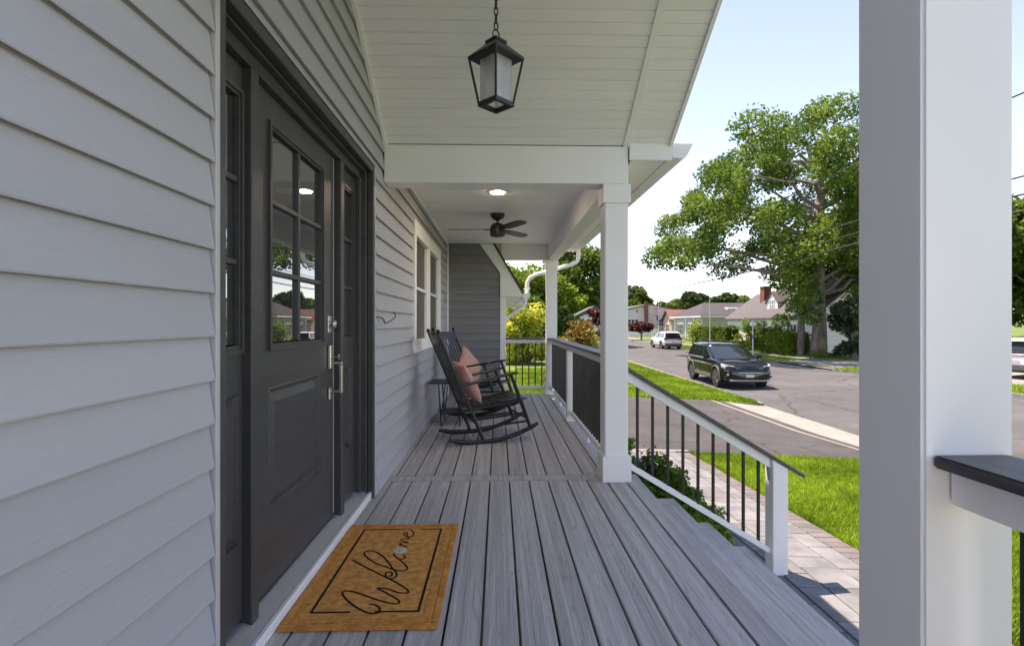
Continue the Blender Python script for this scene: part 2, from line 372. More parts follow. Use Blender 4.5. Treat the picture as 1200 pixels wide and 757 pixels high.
for n in range(0, 27):
    z0 = -.02 + EXP * n; top = z0 + EXP
    if z0 < 2.10:
        lap(-3.5, 1.493, z0)
        a = 3.442
        if top < .87 or z0 > 2.14: lap(a, 8.24, z0)
        else: lap(a, 4.957, z0); lap(7.108, 8.24, z0)
    elif z0 < 2.2:
        lap(-3.5, 1.493, z0); lap(3.442, 8.24, z0, top if z0 + EXP < 2.42 else 2.42)
        lap(1.499, 3.436, max(z0, 2.185), top)
    elif z0 < 2.42:
        lap(-3.5, 3.69, z0); lap(3.69, 8.24, z0, min(top, 2.425))
    else: lap(.9, 3.69, z0)
bx('channel', JCH, wall, WX - .01, 1.5, -.01, WX + .016, 1.522, 2.19, .003)
bx('channel', JCH, wall, WX - .01, 3.414, -.01, WX + .013, 3.436, 2.19, .003)
bx('corner_bead', TRIM, wall, WX + .002, 8.17, 0, WX + .03, 8.24, 2.42, .004)

# hook on the wall
h = thing('wall_hook', 'small dark wire hook curling out of the siding by the door', 'hook', (WX + .01, 3.5, 1.17))
pts = [(WX + .006, 3.43, 1.188), (WX + .022, 3.46, 1.192), (WX + .035, 3.51, 1.185), (WX + .04, 3.56, 1.165), (WX + .04, 3.585, 1.148), (WX + .05, 3.62, 1.152), (WX + .07, 3.68, 1.172), (WX + .085, 3.72, 1.195), (WX + .085, 3.715, 1.21), (WX + .078, 3.69, 1.222)]
MB().tube(pts, .0045, 6).build('wire', HOOKM, h, smooth=True)
bx('back_plate', HOOKM, h, WX - .002, 3.42, 1.17, WX + .011, 3.436, 1.205, .002)

# ------------------------------------------------------------------ front door
D = -.925
door = thing('front_door', 'dark charcoal front door with six panes and sidelights', 'door', (D, 2.42, .03))
cs = MB()
cs.box(WX - .04, 1.524, .0, WX + .012, 1.563, 2.185); cs.box(WX - .04, 3.283, .0, WX + .012, 3.412, 2.185)
cas = MB()
cas.box(WX - .03, 1.524, .0, WX + .012, 1.562, 2.183); cas.box(WX - .03, 3.374, .0, WX + .012, 3.412, 2.183)
cas.build('casing', CHAR, door, bevel=.004)
bx('casing', CHAR, door, WX - .03, 1.563, 2.135, WX + .011, 3.373, 2.182, .004)
jb = MB(); jb.box(D - .05, 1.524, .0, WX - .031, 1.562, 2.13); jb.build('jamb', CHAR, door, bevel=.003)
jb = MB(); jb.box(D - .05, 3.355, .0, WX - .031, 3.405, 2.13); jb.box(D - .03, 3.315, .05, D + .035, 3.354, 2.09); jb.build('jamb', CHAR, door, bevel=.003)
hb = MB(); hb.box(D - .05, 1.563, 2.125, WX - .031, 3.373, 2.18); hb.build('head_jamb', CHAR, door, bevel=.003)
bx('head_stop', CHAR, door, D - .05, 1.563, 2.075, D + .033, 3.314, 2.1245, .003)
for y0, y1 in ((1.875, 1.93), (2.925, 2.985)):
    bx('mullion', CHAR, door, D - .05, y0, .03, D + .034, y1, 2.0745, .004)
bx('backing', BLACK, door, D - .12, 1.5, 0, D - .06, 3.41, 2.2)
def paneled(name, y0, y1, lite, panel, cols, parent, rows=3, z0=.085, z1=2.072):
    leafo = MB(); th = .045
    ly0, ly1, lz0, lz1 = lite; py0, py1, pz0, pz1 = panel
    xf, xb = D, D - th
    rail = [(y0, z0, y1, pz0), (y0, pz1, y1, lz0), (y0, lz1, y1, z1)]
    for a, b, c, d in rail: leafo.box(xb, a, b, xf, c, d)
    for a, c in ((y0, py0), (py1, y1)): leafo.box(xb, a, pz0, xf, c, pz1)
    for a, c in ((y0, ly0), (ly1, y1)): leafo.box(xb, a, lz0, xf, c, lz1)
    lf = leafo.build(name, CHAR, parent)
    # raised panel: recessed cove then a proud bevelled field
    pm = MB(); xr = D - .017
    def ring(a, b): 
        (u0, v0, u1, v1, xa), (s0, t0, s1, t1, xc) = a, b
        P = [(xa, u0, v0), (xa, u1, v0), (xa, u1, v1), (xa, u0, v1)]; Q = [(xc, s0, t0), (xc, s1, t0), (xc, s1, t1), (xc, s0, t1)]
        pm.add(P + Q, [(i, (i + 1) % 4, 4 + (i + 1) % 4, 4 + i) for i in range(4)])
    k = min(1, (py1 - py0) / .3)
    levels = [(0, -.0005), (.006, .004), (.014, -.012), (.024 * k + .004, -.016), (.060 * k + .005, -.003)]
    rg = [(py0 + d, pz0 + d, py1 - d, pz1 - d, D + x) for d, x in levels]
    for a, b in zip(rg[:-1], rg[1:]): ring(a, b)
    u0, v0, u1, v1, xx = rg[-1]; pm.add([(xx, u0, v0), (xx, u1, v0), (xx, u1, v1), (xx, u0, v1)], [(0, 1, 2, 3)])
    pm.build('panel', CHAR, lf)
    # glazing: stepped frame, panes, bars
    fr = MB(); wv = .022
    for d, x, ww in ((0, .013, .012), (.012, .006, .012)):
        fr.box(D - .02, ly0 + d - .004, lz0 + d - .004, D + x, ly0 + d + ww, lz1 - d + .004); fr.box(D - .02, ly1 - d - ww, lz0 + d - .004, D + x, ly1 - d + .004, lz1 - d + .004)
        fr.box(D - .02, ly0 + d + ww, lz0 + d - .004, D + x - .0006, ly1 - d - ww, lz0 + d + ww); fr.box(D - .02, ly0 + d + ww, lz1 - d - ww, D + x - .0006, ly1 - d - ww, lz1 - d + .004)
    fr.build('glazing_frame', CHAR, lf)
    gy0, gy1, g0, g1 = ly0 + .026, ly1 - .026, lz0 + .026, lz1 - .026
    bw = .022; rows_z = [g0 + (g1 - g0) * i / rows for i in range(rows + 1)]; cols_y = [gy0 + (gy1 - gy0) * i / cols for i in range(cols + 1)]
    for i in range(cols):
        for j in range(rows):
            bx('pane', PANE, lf, D - .02, cols_y[i] + .003, rows_z[j] + .003, D - .012, cols_y[i + 1] - .003, rows_z[j + 1] - .003)
    for j in range(1, rows): bx('glazing_bar', CHAR, lf, D - .022, gy0, rows_z[j] - bw / 2, D + .003, gy1, rows_z[j] + bw / 2, .003)
    for i in range(1, cols): bx('glazing_bar', CHAR, lf, D - .022, cols_y[i] - bw / 2, g0, D + .0038, cols_y[i] + bw / 2, g1, .003)
    return lf
slab = paneled('door_leaf', 1.955, 2.885, (2.079, 2.714, 1.042, 1.96), (2.084, 2.68, .373, .89), 2, door)
paneled('sidelight', 1.564, 1.874, (1.66, 1.872 - .012, 1.045, 1.976), (1.67, 1.848, .36, .90), 1, door)
paneled('sidelight', 2.986, 3.314, (3.03, 3.272, 1.045, 1.976), (3.05, 3.24, .38, .885), 1, door)
bx('weatherstrip', JCH, door, D - .02, 2.8895, .09, D + .003, 2.893, 2.07)
bx('door_sweep', BLACK, door, D - .04, 1.956, .068, D - .002, 2.884, .083)
th = MB(); th.prism([(D - .05, .0), (-.855, .0), (-.855, .046), (D + .006, .066), (D - .05, .07)], 'y', 1.5635, 3.354)
th.build('threshold', ALU, door)
bx('sill_nosing', SILLW, door, -.8545, 1.5635, 0, -.832, 3.4, .045, .004)
# hardware
bx('escutcheon', NICKEL, slab, D + .0003, 2.79, .90, D + .018, 2.835, 1.03, .004)
bx('lower_plate', NICKEL, slab, D + .0003, 2.79, .735, D + .014, 2.832, .80, .004)
gp = MB(); gp.box(D + .018, 2.805, .925, D + .075, 2.82, .94); gp.box(D + .06, 2.8, .77, D + .076, 2.824, .924); gp.box(D + .014, 2.805, .772, D + .0595, 2.82, .787)
gp.build('pull_handle', NICKEL, slab, bevel=.003)
gp = MB(); gp.lathe([(.005, D + .018), (.006, D + .05), (.016, D + .052), (.017, D + .056), (.004, D + .058)], (0, 2.815, .965), 12, 'x'); gp.build('thumb_latch', NICKEL, slab, smooth=True)
db = MB(); db.box(D + .0003, 2.785, 1.098, D + .008, 2.837, 1.188); db.lathe([(.018, D + .008), (.022, D + .02), (.024, D + .032), (.018, D + .04), (.003, D + .041)], (0, 2.811, 1.143), 16, 'x')
db.build('deadbolt', NICKEL, slab, bevel=.0015)

# ------------------------------------------------------------------ double window in the wall
win = thing('twin_window', 'white-framed pair of screened sash windows beyond the front door', 'window', (WX, 6.03, .85))
Y0, Y1, Z0, Z1 = 4.958, 7.107, .86, 2.16; FX = WX + .03
f = MB(); f.box(WX - .05, Y0, Z0, FX, Y0 + .07, Z1); f.box(WX - .05, Y1 - .07, Z0, FX, Y1, Z1); f.build('jamb', TRIM, win, bevel=.004)
bx('head_trim', TRIM, win, WX - .05, Y0 + .0702, Z1 - .15, FX - .002, Y1 - .0702, Z1, .004)
bx('sill_trim', TRIM, win, WX - .05, Y0 + .0702, Z0, FX + .004, Y1 - .0702, Z0 + .12, .004)
ym = (Y0 + Y1) / 2 - .02
bx('mullion', TRIM, win, WX - .05, ym - .05, Z0 + .1202, FX - .004, ym + .05, Z1 - .1502, .004)
for a, b in ((Y0 + .0702, ym - .0502), (ym + .0502, Y1 - .0702)):
    s = MB(); s.box(WX - .04, a, Z0 + .1202, WX + .006, a + .03, Z1 - .1502); s.box(WX - .04, b - .03, Z0 + .1202, WX + .006, b, Z1 - .1502)
    sa = s.build('sash', TRIM, win, bevel=.003)
    bx('meeting_rail', TRIM, sa, WX - .03, a + .0302, 1.485, WX + .01, b - .0302, 1.515, .003)
    bx('screen', SCREEN, sa, WX - .034, a + .0302, Z0 + .1203, WX - .026, b - .0302, 1.4848)
    bx('screen', SCREEN, sa, WX - .034, a + .0302, 1.5152, WX - .026, b - .0302, Z1 - .1503)

# ------------------------------------------------------------------ wing wall at the porch end
EY = 8.25
wing = thing('wing_wall', 'dark slate lap-sided end wall behind the rocking chairs', 'wall', (-.4, EY, 0))
bx('sheathing', JCH, wing, WX - .19, EY + .012, -1.2, .05, EY + .2, 2.5)
def slope_x(z): return .024 if z < 1.954 else .024 - (z - 1.954) / (2.42 - 1.954) * .33
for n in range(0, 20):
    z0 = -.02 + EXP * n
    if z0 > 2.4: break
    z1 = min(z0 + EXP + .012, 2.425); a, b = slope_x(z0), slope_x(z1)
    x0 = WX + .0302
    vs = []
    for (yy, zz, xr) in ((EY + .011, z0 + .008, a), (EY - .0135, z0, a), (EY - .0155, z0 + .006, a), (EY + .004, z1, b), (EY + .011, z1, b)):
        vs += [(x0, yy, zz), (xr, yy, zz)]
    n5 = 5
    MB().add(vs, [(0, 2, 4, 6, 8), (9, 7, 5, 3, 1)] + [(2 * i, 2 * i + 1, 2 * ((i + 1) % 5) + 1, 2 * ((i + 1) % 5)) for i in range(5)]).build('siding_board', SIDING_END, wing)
bx('corner_board', TRIM, wing, .0245, EY - .02, -.9, .118, EY + .2, 1.568, .004)
rk = MB(); rk.prism([(-.306, 2.418), (.0245, 1.954), (.0245, 1.57), (.383, 1.57), (.388, 1.62), (-.086, 2.418)], 'y', EY - .035, EY + .2); rk.build('rake_board', TRIM, wing, bevel=.004)
rs = MB(); rs.prism([(-.084, 2.42), (.392, 1.618), (.41, 1.63), (-.066, 2.432)], 'y', EY - .055, EY + 6); rs.build('roof_edge', SHINGD, wing)
ws = MB(); ws.box(.03, EY + .2, -.9, .1, EY + 6, 1.6); ws.prism([(.03, 1.57), (.385, 1.57), (.388, 1.62), (.03, 2.2)], 'y', EY + .2, EY + 6); ws.build('wing_side', TRIM, wing)
wg = MB(); wg.prism([(.395, 1.63), (.395, 1.53), (.45, 1.52), (.50, 1.56), (.515, 1.63)], 'y', EY + .02, EY + 6); wg.build('gutter', TRIM, wing)
# the wing gutter's elbow going back to the corner
MB().tube([(.44, EY + .05, 1.53), (.43, EY + .05, 1.47), (.37, EY + .05, 1.40), (.24, EY + .06, 1.30), (.15, EY + .08, 1.24), (.07, EY + .1, 1.20)], .04, 8, 1, .8).build('drain_elbow', TRIM, wing, smooth=True)

# ------------------------------------------------------------------ porch deck
deck = thing('porch_deck', 'grey wood-grained composite porch deck running past the door', 'deck', (.1, 3, 0))
gaps = [-.063 + .1415 * k for k in range(-5, 8)]
edges = [WX - .01] + gaps + [1.045]
for a, b in zip(edges[:-1], edges[1:]):
    bx('deck_board', DECK, deck, a + .0047, -2.6, -.026, b - .0047, 3.737, 0, .003, seg=2)
ee = [WX - .01] + gaps[:-1] + [.94]
for a, b in zip(ee[:-1], ee[1:]):
    bx('deck_board', DECK, deck, a + .0047, 3.876, -.026, b - .0047, 8.23 if a < .03 else 8.4, 0, .003, seg=2)
bx('divider_board', DECK, deck, WX - .01, 3.7425, -.026, 1.045, 3.8705, .0005, .003, seg=2)
bx('gap_shade_slab', BLACK, deck, WX, -2.6, -.3, 1.0, 8.38, -.09)  # black slab under the boards, standing in for the shade in their gaps
bx('rim_board', TRIM, deck, .94, 3.9, -.5, .965, 8.42, -.0275, .003)
bx('rim_board', TRIM, deck, 1.0, -2.6, -.2, 1.022, 3.72, -.0275, .003)
bx('skirt_board', TRIM, deck, .945, 3.9, -1.1, .96, 8.42, -.502, .003)
bx('skirt_board', TRIM, deck, WX, 8.405, -1.1, .944, 8.42, -.03, .003)

# ------------------------------------------------------------------ steps
st = thing('porch_steps', 'three grey composite steps going down from deck to paved walk', 'steps', (1.5, 3, -.74))
for i, (xa, xb, z) in enumerate(((1.012, 1.335, -.185), (1.30, 1.605, -.37), (1.58, 1.885, -.555))):
    m = (xa + xb + .03) / 2
    bx('tread', DECK, st, xa + .012, .3, z - .026, m - .003, 3.845 - .1, z, .003, seg=2)
    bx('tread', DECK, st, m + .003, .3, z - .026, xb, 3.845 - .1, z, .003, seg=2)
    rb = MB(); rb.prism([(xa + .02, 3.75), (xb - .001, 3.75), (xb - .001, 3.87), (xa + .02, 3.87)], 'z', z - .026, z + .0004); rb.build('tread_return', DECK, st, bevel=.003)
    bx('riser', TRIM, st, xb - .032, .3, z - .16, xb - .014, 3.86, z - .028)
MBs = MB(); MBs.prism([(1.03, -.74), (1.87, -.74), (1.87, -.585), (1.59, -.585), (1.59, -.40), (1.30, -.40), (1.30, -.215), (1.03, -.215)], 'y', 3.848, 3.866); MBs.build('stringer', TRIM, st)

# ------------------------------------------------------------------ columns
def column(y, z1, label, cap=True):
    c = thing('porch_column', label, 'column', (.855, y + .085, 0), group='square white porch columns')
    bx('shaft', TRIM, c, .769, y, .005, .94, y + .171, z1, .006, seg=2)
    p = .019; zb = .185 if y > 1 else .185
    b = MB(); b.box(.769 - p, y - p, 0.001, .94 + p, y - .0005, zb); b.box(.769 - p, y + .1715, .001, .94 + p, y + .171 + p, zb)
    b.box(.769 - p, y, .001, .7685, y + .171, zb - .0006); b.box(.9405, y, .001, .94 + p, y + .171, zb - .0006)
    b.build('base_wrap', TRIM, c, bevel=.003)
    if cap:
        b = MB(); q = .015; a, d = z1 - .138, z1 - .001
        b.box(.769 - q, y - q, a, .94 + q, y - .0005, d); b.box(.769 - q, y + .1715, a, .94 + q, y + .171 + q, d)
        b.box(.769 - q, y, a, .7685, y + .171, d - .0006); b.box(.9405, y, a, .94 + q, y + .171, d - .0006)
        b.build('capital_wrap', TRIM, c, bevel=.003)
    return c
column(.908, 2.4, 'wide white square column nearest, filling the right of the view', False)
column(3.69, 2.155, 'white square column at the top of the stair rail')
column(8.2, 2.168, 'white square column at the far corner of the porch')

# ------------------------------------------------------------------ railings
def base(n): return n
rail_n = 'white porch railings with black balusters'
sr = thing('porch_railing', 'white side railing with dark cap between the two farther columns', 'railing', (.86, 6, 0), group=rail_n)
bx('cap_rail', CAP, sr, .785, 3.881, .888, .925, 8.18, .912, .004, seg=2)
bx('top_rail', TRIM, sr, .825, 3.879, .825, .885, 8.18, .8875, .004)
bx('bottom_rail', TRIM, sr, .83, 3.881, .085, .88, 8.18, .135, .004)
bx('post', TRIM, sr, .80, 5.95, .002, .905, 6.055, .824, .004)
bx('post_skirt', TRIM, sr, .785, 5.935, .002, .92, 6.07, .05, .004)
y = 3.98
while y < 8.15:
    if not 5.92 < y < 6.09: bx('baluster', BLACK, sr, .845, y - .0095, .136, .864, y + .0095, .8245)
    y += .115
for yy in (4.9, 7.1): MB().lathe([(.02, .002), (.02, .084)], (.855, yy, 0), 12).build('support_foot', TRIM, sr)
er = thing('porch_railing', 'short white railing across the far end of the porch', 'railing', (.44, 8.29, 0), group=rail_n)
bx('cap_rail', CAP, er, .119, 8.22, .888, .749, 8.36, .912, .004)
bx('top_rail', TRIM, er, .119, 8.26, .825, .749, 8.32, .8875, .004)
bx('bottom_rail', TRIM, er, .119, 8.265, .085, .749, 8.315, .135, .004)
for k in range(6): bx('baluster', BLACK, er, .165 + .105 * k, 8.28, .136, .184 + .105 * k, 8.299, .8245)
# stair rail: sloping
stair = thing('stair_railing', 'sloping white stair railing with dark cap running down to the walk', 'railing', (1.5, 3.8, -.74), group=rail_n)
sl_ = (.031 - .758) / (2.263 - 1.061)
def zr(x): return .758 + sl_ * (x - 1.061)
def sloped(name, m, x0, x1, y0, y1, d0, d1, bev=.003):
    MB().hexa([(x0, y0, zr(x0) + d0), (x1, y0, zr(x1) + d0), (x1, y1, zr(x1) + d0), (x0, y1, zr(x0) + d0)],
              [(x0, y0, zr(x0) + d1), (x1, y0, zr(x1) + d1), (x1, y1, zr(x1) + d1), (x0, y1, zr(x0) + d1)]).build(name, m, stair, bevel=bev)
sloped('cap_rail', CAP, .942, 2.265, 3.725, 3.865, -.03, 0)
sloped('top_rail', TRIM, .942, 2.028, 3.765, 3.825, -.105, -.0305)
sloped('bottom_rail', TRIM, .961, 2.028, 3.768, 3.822, -.745, -.70)
for k in range(9):
    xb = 1.035 + .1143 * k
    MB().hexa([(xb - .009, 3.786, zr(xb) - .702), (xb + .009, 3.786, zr(xb) - .702), (xb + .009, 3.804, zr(xb) - .702), (xb - .009, 3.804, zr(xb) - .702)],
              [(xb - .009, 3.786, zr(xb) - .102), (xb + .009, 3.786, zr(xb) - .102), (xb + .009, 3.804, zr(xb) - .102), (xb - .009, 3.804, zr(xb) - .102)]).build('baluster', BLACK, stair)
x0, x1 = 2.031, 2.145
MB().hexa([(x0, 3.737, -.75), (x1, 3.737, -.75), (x1, 3.853, -.75), (x0, 3.853, -.75)],
          [(x0, 3.737, zr(x0) - .031), (x1, 3.737, zr(x1) - .031), (x1, 3.853, zr(x1) - .031), (x0, 3.853, zr(x0) - .031)]).build('newel_post', TRIM, stair, bevel=.004)
MB().prism([(2.02, zr(2.02) - .115), (2.03, zr(2.03) - .117), (2.03, zr(2.03) - .20)], 'y', 3.775, 3.815).build('rail_end_wedge', JCH, stair)  # small grey wedge under the top rail, against the newel
nr = thing('porch_railing', 'dark-capped white railing butting the nearest column on the right', 'railing', (.85, .4, 0), group=rail_n)
bx('cap_rail', CAP, nr, .785, -2.4, .889, .925, .9065, .9115, .004, seg=2)
bx('top_rail', TRIM, nr, .815, -2.4, .822, .895, .9066, .8885, .006, seg=2)
bx('bottom_rail', TRIM, nr, .83, -2.4, .085, .88, .906, .135, .004)
y = .80
while y > -2.3: bx('baluster', BLACK, nr, .846, y - .0095, .136, .865, y + .0095, .8215); y -= .115

# ------------------------------------------------------------------ portico: vaulted gable roof over the door
SLP = .64; YB, YA = 3.69, 1.079; YR = (YB + YA) / 2; ZC = 2.43
def cz(y): return ZC + SLP * ((YB - y) if y > YR else (y - YA))
port = thing('portico_roof', 'white boarded vaulted porch roof above the front door', 'roof', (.2, YR, 2.43))
step = .0605; ny = int((YB - YR) / step)
def cboard(xa, xb, ya, yb, parent, name='ceiling_board'):
    # v-grooved plank lying on the slope between ya and yb
    g = .0045; t = .012
    pts = [(ya, 0.), (ya + .001, t * .0), (yb - .001, 0.), (yb, 0.)]
    za, zb = cz(ya), cz(yb); dy = yb - ya
    n = Vector((0, -(zb - za) / dy, 1)).normalized()
    def q(f, d): y = ya + dy * f; return (y + n.y * d, cz(ya) + (zb - za) * f + n.z * d)
    prof = [q(0, .008), q(.06, .0), q(.93, .0), q(.935, .006), q(1, .008), q(1, t), q(0, t)]
    MB().prism(prof, 'x', xa, xb).build(name, SOFFIT, parent)
for i in range(ny + 1):
    for s in (0, 1):
        if s == 0: yb = YB - i * step; ya = max(YR, yb - step)
        else: ya = YA + i * step; yb = min(YR, ya + step)
        if yb - ya < .01: continue
        cboard(WX + .009, .9, ya, yb, port)
        cboard(.9455, 1.232, ya, yb, port, 'soffit_board')
def slope_bar(name, m, xa, xb, d0, d1, parent, ya=YA, yb=YB):
    for (p, q) in ((YR, yb), (ya, YR)):
        zz = lambda y: cz(y) if y > YR - 1e-6 or p < YR else cz(y)
        z0, z1 = (ZC + SLP * (YB - p), ZC + SLP * (YB - q)) if p >= YR - 1e-6 else (ZC + SLP * (p - YA), ZC + SLP * (q - YA))
        MB().hexa([(xa, p, z0 + d0), (xb, p, z0 + d0), (xb, q, z1 + d0), (xa, q, z1 + d0)], [(xa, p, z0 + d1), (xb, p, z0 + d1), (xb, q, z1 + d1), (xa, q, z1 + d1)]).build(name, m, parent)
slope_bar('trim_strip', TRIM, .9005, .945, -.012, .012, port)
slope_bar('fascia', TRIM, 1.2325, 1.256, -.02, .20, port, YA - .04, YB + .04)
slope_bar('wall_trim', TRIM, WX + .009, WX + .034, -.022, .0, port)
slope_bar('roofing', SHINGD, WX - .3, 1.252, .2005, .22, port, YA, YB - .03)
slope_bar('decking', JCH, WX - .3, 1.23, .0135, .20, port)
# beams at the two ends of the portico
for ya, nm in ((YB + .0005, 'beam'), (.9085, 'beam')):
    bx(nm, TRIM, port, WX + .0095, ya, 2.157, .9405, ya + .17, 2.43, .004)

# ------------------------------------------------------------------ flat porch roof beyond
def flat_porch(y0, y1, label, lights=True):
    r = thing('porch_roof', label, 'roof', (.2, (y0 + y1) / 2, 2.42))
    y = y0; st_ = .0847
    while y < y1 - .01:
        b = min(y + st_, y1)
        MB().prism([(y, 2.431), (y + .005, 2.425), (b - .004, 2.425), (b - .003, 2.430), (b, 2.431), (b, 2.436), (y, 2.436)], 'x', WX + .009, .81).build('ceiling_board', SOFFIT, r)
        y = b
    bx('decking', JCH, r, WX - .1, y0 - .1, 2.437, 1.23, y1 + .1, 2.50)
    bx('crown_trim', TRIM, r, WX + .009, y0, 2.395, WX + .03, y1 - .055, 2.4245, .003)
    bx('beam', TRIM, r, .81, y0 + .0005, 2.168, .9655, y1, 2.436, .004)
    ye = y0 - .0 
    y = y0 - .17
    while y < y1 + .2:
        b = min(y + .1, y1 + .2); MB().prism([(y, 2.345), (y + .005, 2.338), (b - .004, 2.338), (b, 2.345), (b, 2.35), (y, 2.35)], 'x', .978, 1.219).build('soffit_board', SOFFIT, r); y = b
    bx('fascia', TRIM, r, 1.2255, y0 - .171, 2.325, 1.2535, y1 + .22, 2.465, .003)
    bx('eave_end', TRIM, r, .9445, y0 - .19, 2.325, 1.254, y0 - .1715, 2.452, .003)
    g = MB(); g.prism([(1.254, 2.45), (1.254, 2.345), (1.33, 2.338), (1.365, 2.36), (1.39, 2.41), (1.41, 2.451)], 'y', y0 - .19, y1 + .24); g.build('gutter', TRIM, r, bevel=.003)
    rf = MB(); rf.prism([(1.25, 2.47), (1.25, 2.49), (-5.5, 5.9), (-5.5, 5.8), (-.9, 3.5)], 'y', y0 - .16, y1 + .25); rf.build('roofing', SHINGD, r)
    return r
FP = flat_porch(3.861, 8.299, 'white flat-ceilinged porch roof with fan over the rocking chairs')
MB().box(-.3, 8.2995, 2.168, .86, 8.38, 2.4355).build('end_beam', TRIM, FP, bevel=.004)
body = thing('unseen_house_roof', 'unseen main roof of the grey house, added to block the sun', 'roof', (-4, 2.4, 4))  # unseen slabs over the house, added to keep the sun off the porch
rf = MB(); rf.prism([(-.95, 3.55), (-.95, 3.62), (-5.5, 5.92), (-5.5, 5.82)], 'y', -.05, 4.3); rf.build('roofing', SHINGD, body)
rf = MB(); rf.prism([(-5.5, 5.82), (-5.5, 5.92), (-10, 3.4), (-10, 3.3)], 'y', -3, 8.5); rf.build('roofing', SHINGD, body)

# downspout at the far corner
ds = thing('downspout', 'white downspout bending from the porch gutter past the far column', 'downspout', (1.3, 8.42, 2.2))
MB().tube([(1.32, 8.44, 2.35), (1.32, 8.44, 2.24), (1.30, 8.44, 2.17), (1.22, 8.45, 2.12), (.98, 8.46, 2.05), (.62, 8.46, 1.95), (.52, 8.46, 1.90), (.475, 8.46, 1.82), (.465, 8.46, 1.62)], .045, 8, 1, .75).build('pipe', TRIM, ds, smooth=True)
bx('strap', TRIM, ds, .41, 8.40, 1.70, .52, 8.41, 1.73)

# recessed ceiling light
rl = thing('recessed_light', 'lit round recessed light in the flat white porch ceiling', 'ceiling light', (-.007, 4.98, 2.424))
MB().lathe([(.085, 2.4246), (.088, 2.418), (.072, 2.416)], (-.007, 4.98, 0), 28).build('trim_ring', TRIM, rl, smooth=True)
MB().lathe([(.066, 2.4158), (.066, 2.413), (.05, 2.4118)], (-.007, 4.98, 0), 28).build('lens', LAMP, rl)

# ceiling fan
fan = thing('ceiling_fan', 'black three-bladed ceiling fan over the rocking chairs', 'fan', (-.013, 6.0, 2.425))
MB().lathe([(.085, 2.424), (.085, 2.405), (.07, 2.375), (.03, 2.352), (.014, 2.345)], (-.013, 6, 0), 24).build('canopy', BLACK, fan, smooth=True)
MB().lathe([(.013, 2.346), (.013, 2.30)], (-.013, 6, 0), 12).build('rod', BLACK, fan, smooth=True)
MB().lathe([(.02, 2.318), (.06, 2.308), (.083, 2.28), (.088, 2.24), (.088, 2.185), (.08, 2.165), (.05, 2.157)], (-.013, 6, 0), 28).build('motor', BLACK, fan, smooth=True)
bl = MB(); prof = [(.11, .03), (.2, .055), (.35, .062), (.5, .058), (.55, .05), (.575, .03), (.58, .0)]
up = [(x, w_) for x, w_ in prof]; out_ = up + [(x, -w_) for x, w_ in prof[::-1][1:]]
M_ = Matrix.Rotation(R(-11), 4, 'X')
vs = [M_ @ Vector((x, y, .004)) for x, y in out_] + [M_ @ Vector((x, y, -.004)) for x, y in out_]; n_ = len(out_)
bl.add(vs, [tuple(range(n_)), tuple(range(n_, 2 * n_))[::-1]] + [(i, (i + 1) % n_, n_ + (i + 1) % n_, n_ + i) for i in range(n_)])
bl.box(.07, -.02, -.006, .16, .02, .004)
bme = bl.mesh('blade', BLACK)
for a in (180, -60, 52):
    o = link('blade', bme, fan); o.location = (0, 0, 2.242 - 2.425); o.rotation_euler = (0, 0, R(a))

# hanging lantern
LX, LY = -.012, YR
lan = thing('hanging_lantern', 'black tapered lantern hanging on a chain from the vaulted ceiling', 'lantern', (LX, LY, 2.1))
lan.location = (LX, LY, 2.13)
ze, zb = 2.385, 2.155; he, hb_, ht = .094, .060, .03   # half sides of eave, bottom frame, top cap
Rz = Matrix.Rotation(R(45), 4, 'Z')
def sq(h, z): return [Rz @ Vector(p) for p in ((-h, -h, z), (h, -h, z), (h, h, z), (-h, h, z))]
def off(L): return [(p.x + LX, p.y + LY, p.z) for p in L]
rf = MB(); rings = [sq(he, ze - .012), sq(he, ze), sq(.075, 2.405), sq(.046, 2.434), sq(.034, 2.447)]
vs = [p for r_ in rings for p in off(r_)]
rf.add(vs, [(3, 2, 1, 0), (16, 17, 18, 19)] + [(i * 4 + k, i * 4 + (k + 1) % 4, i * 4 + 4 + (k + 1) % 4, i * 4 + 4 + k) for i in range(4) for k in range(4)])
rf.build('roof', BLACK, lan, bevel=.002)
cp = MB(); cp.add(off(sq(.037, 2.4475)) + off(sq(.037, 2.462)), [(3, 2, 1, 0), (4, 5, 6, 7)] + [(k, (k + 1) % 4, 4 + (k + 1) % 4, 4 + k) for k in range(4)]); cp.build('top_cap', BLACK, lan, bevel=.002)
ta, tb = off(sq(he - .006, ze - .012)), off(sq(hb_ - .004, zb + .01))
for k in range(4): MB().tube([ta[k], tb[k]], .0055, 6).build('corner_bar', BLACK, lan)
bf = MB()
for k in range(4):
    o_, i_ = sq(hb_, zb), sq(hb_ - .016, zb); j = (k + 1) % 4
    lo = off([o_[k], o_[j], i_[j], i_[k]]); hi = [(a, b, c + .02) for a, b, c in lo]
    bf.hexa(lo, hi)
bf.build('bottom_frame', BLACK, lan)
gl = MB()
hg = .052
for k in range(4):
    j = (k + 1) % 4; o_, i_ = sq(hg, zb + .0205), sq(hg - .003, zb + .0205)
    lo = off([o_[k], o_[j], i_[j], i_[k]]); hi = [(a, b, 2.372) for a, b, c in lo]
    MB().hexa(lo, hi).build('glass_panel', FROST, lan)
MB().lathe([(.014, 2.30), (.02, 2.33), (.02, 2.372)], (LX, LY, 0), 12).build('lamp_holder', SILLW, lan)
ch = MB()
def linkring(cz_, h_, wdt, rot):
    pts = []
    for t in range(14):
        a = 2 * math.pi * t / 14; u, v = wdt * math.cos(a), h_ * math.sin(a)
        pts.append((LX + u * math.cos(rot), LY + u * math.sin(rot), cz_ + v))
    return MB().tube(pts, .0032, 6, closed=True)
linkring(2.487, .027, .018, R(35)).build('loop', BLACK, lan, smooth=True)
z = 2.53; k = 0
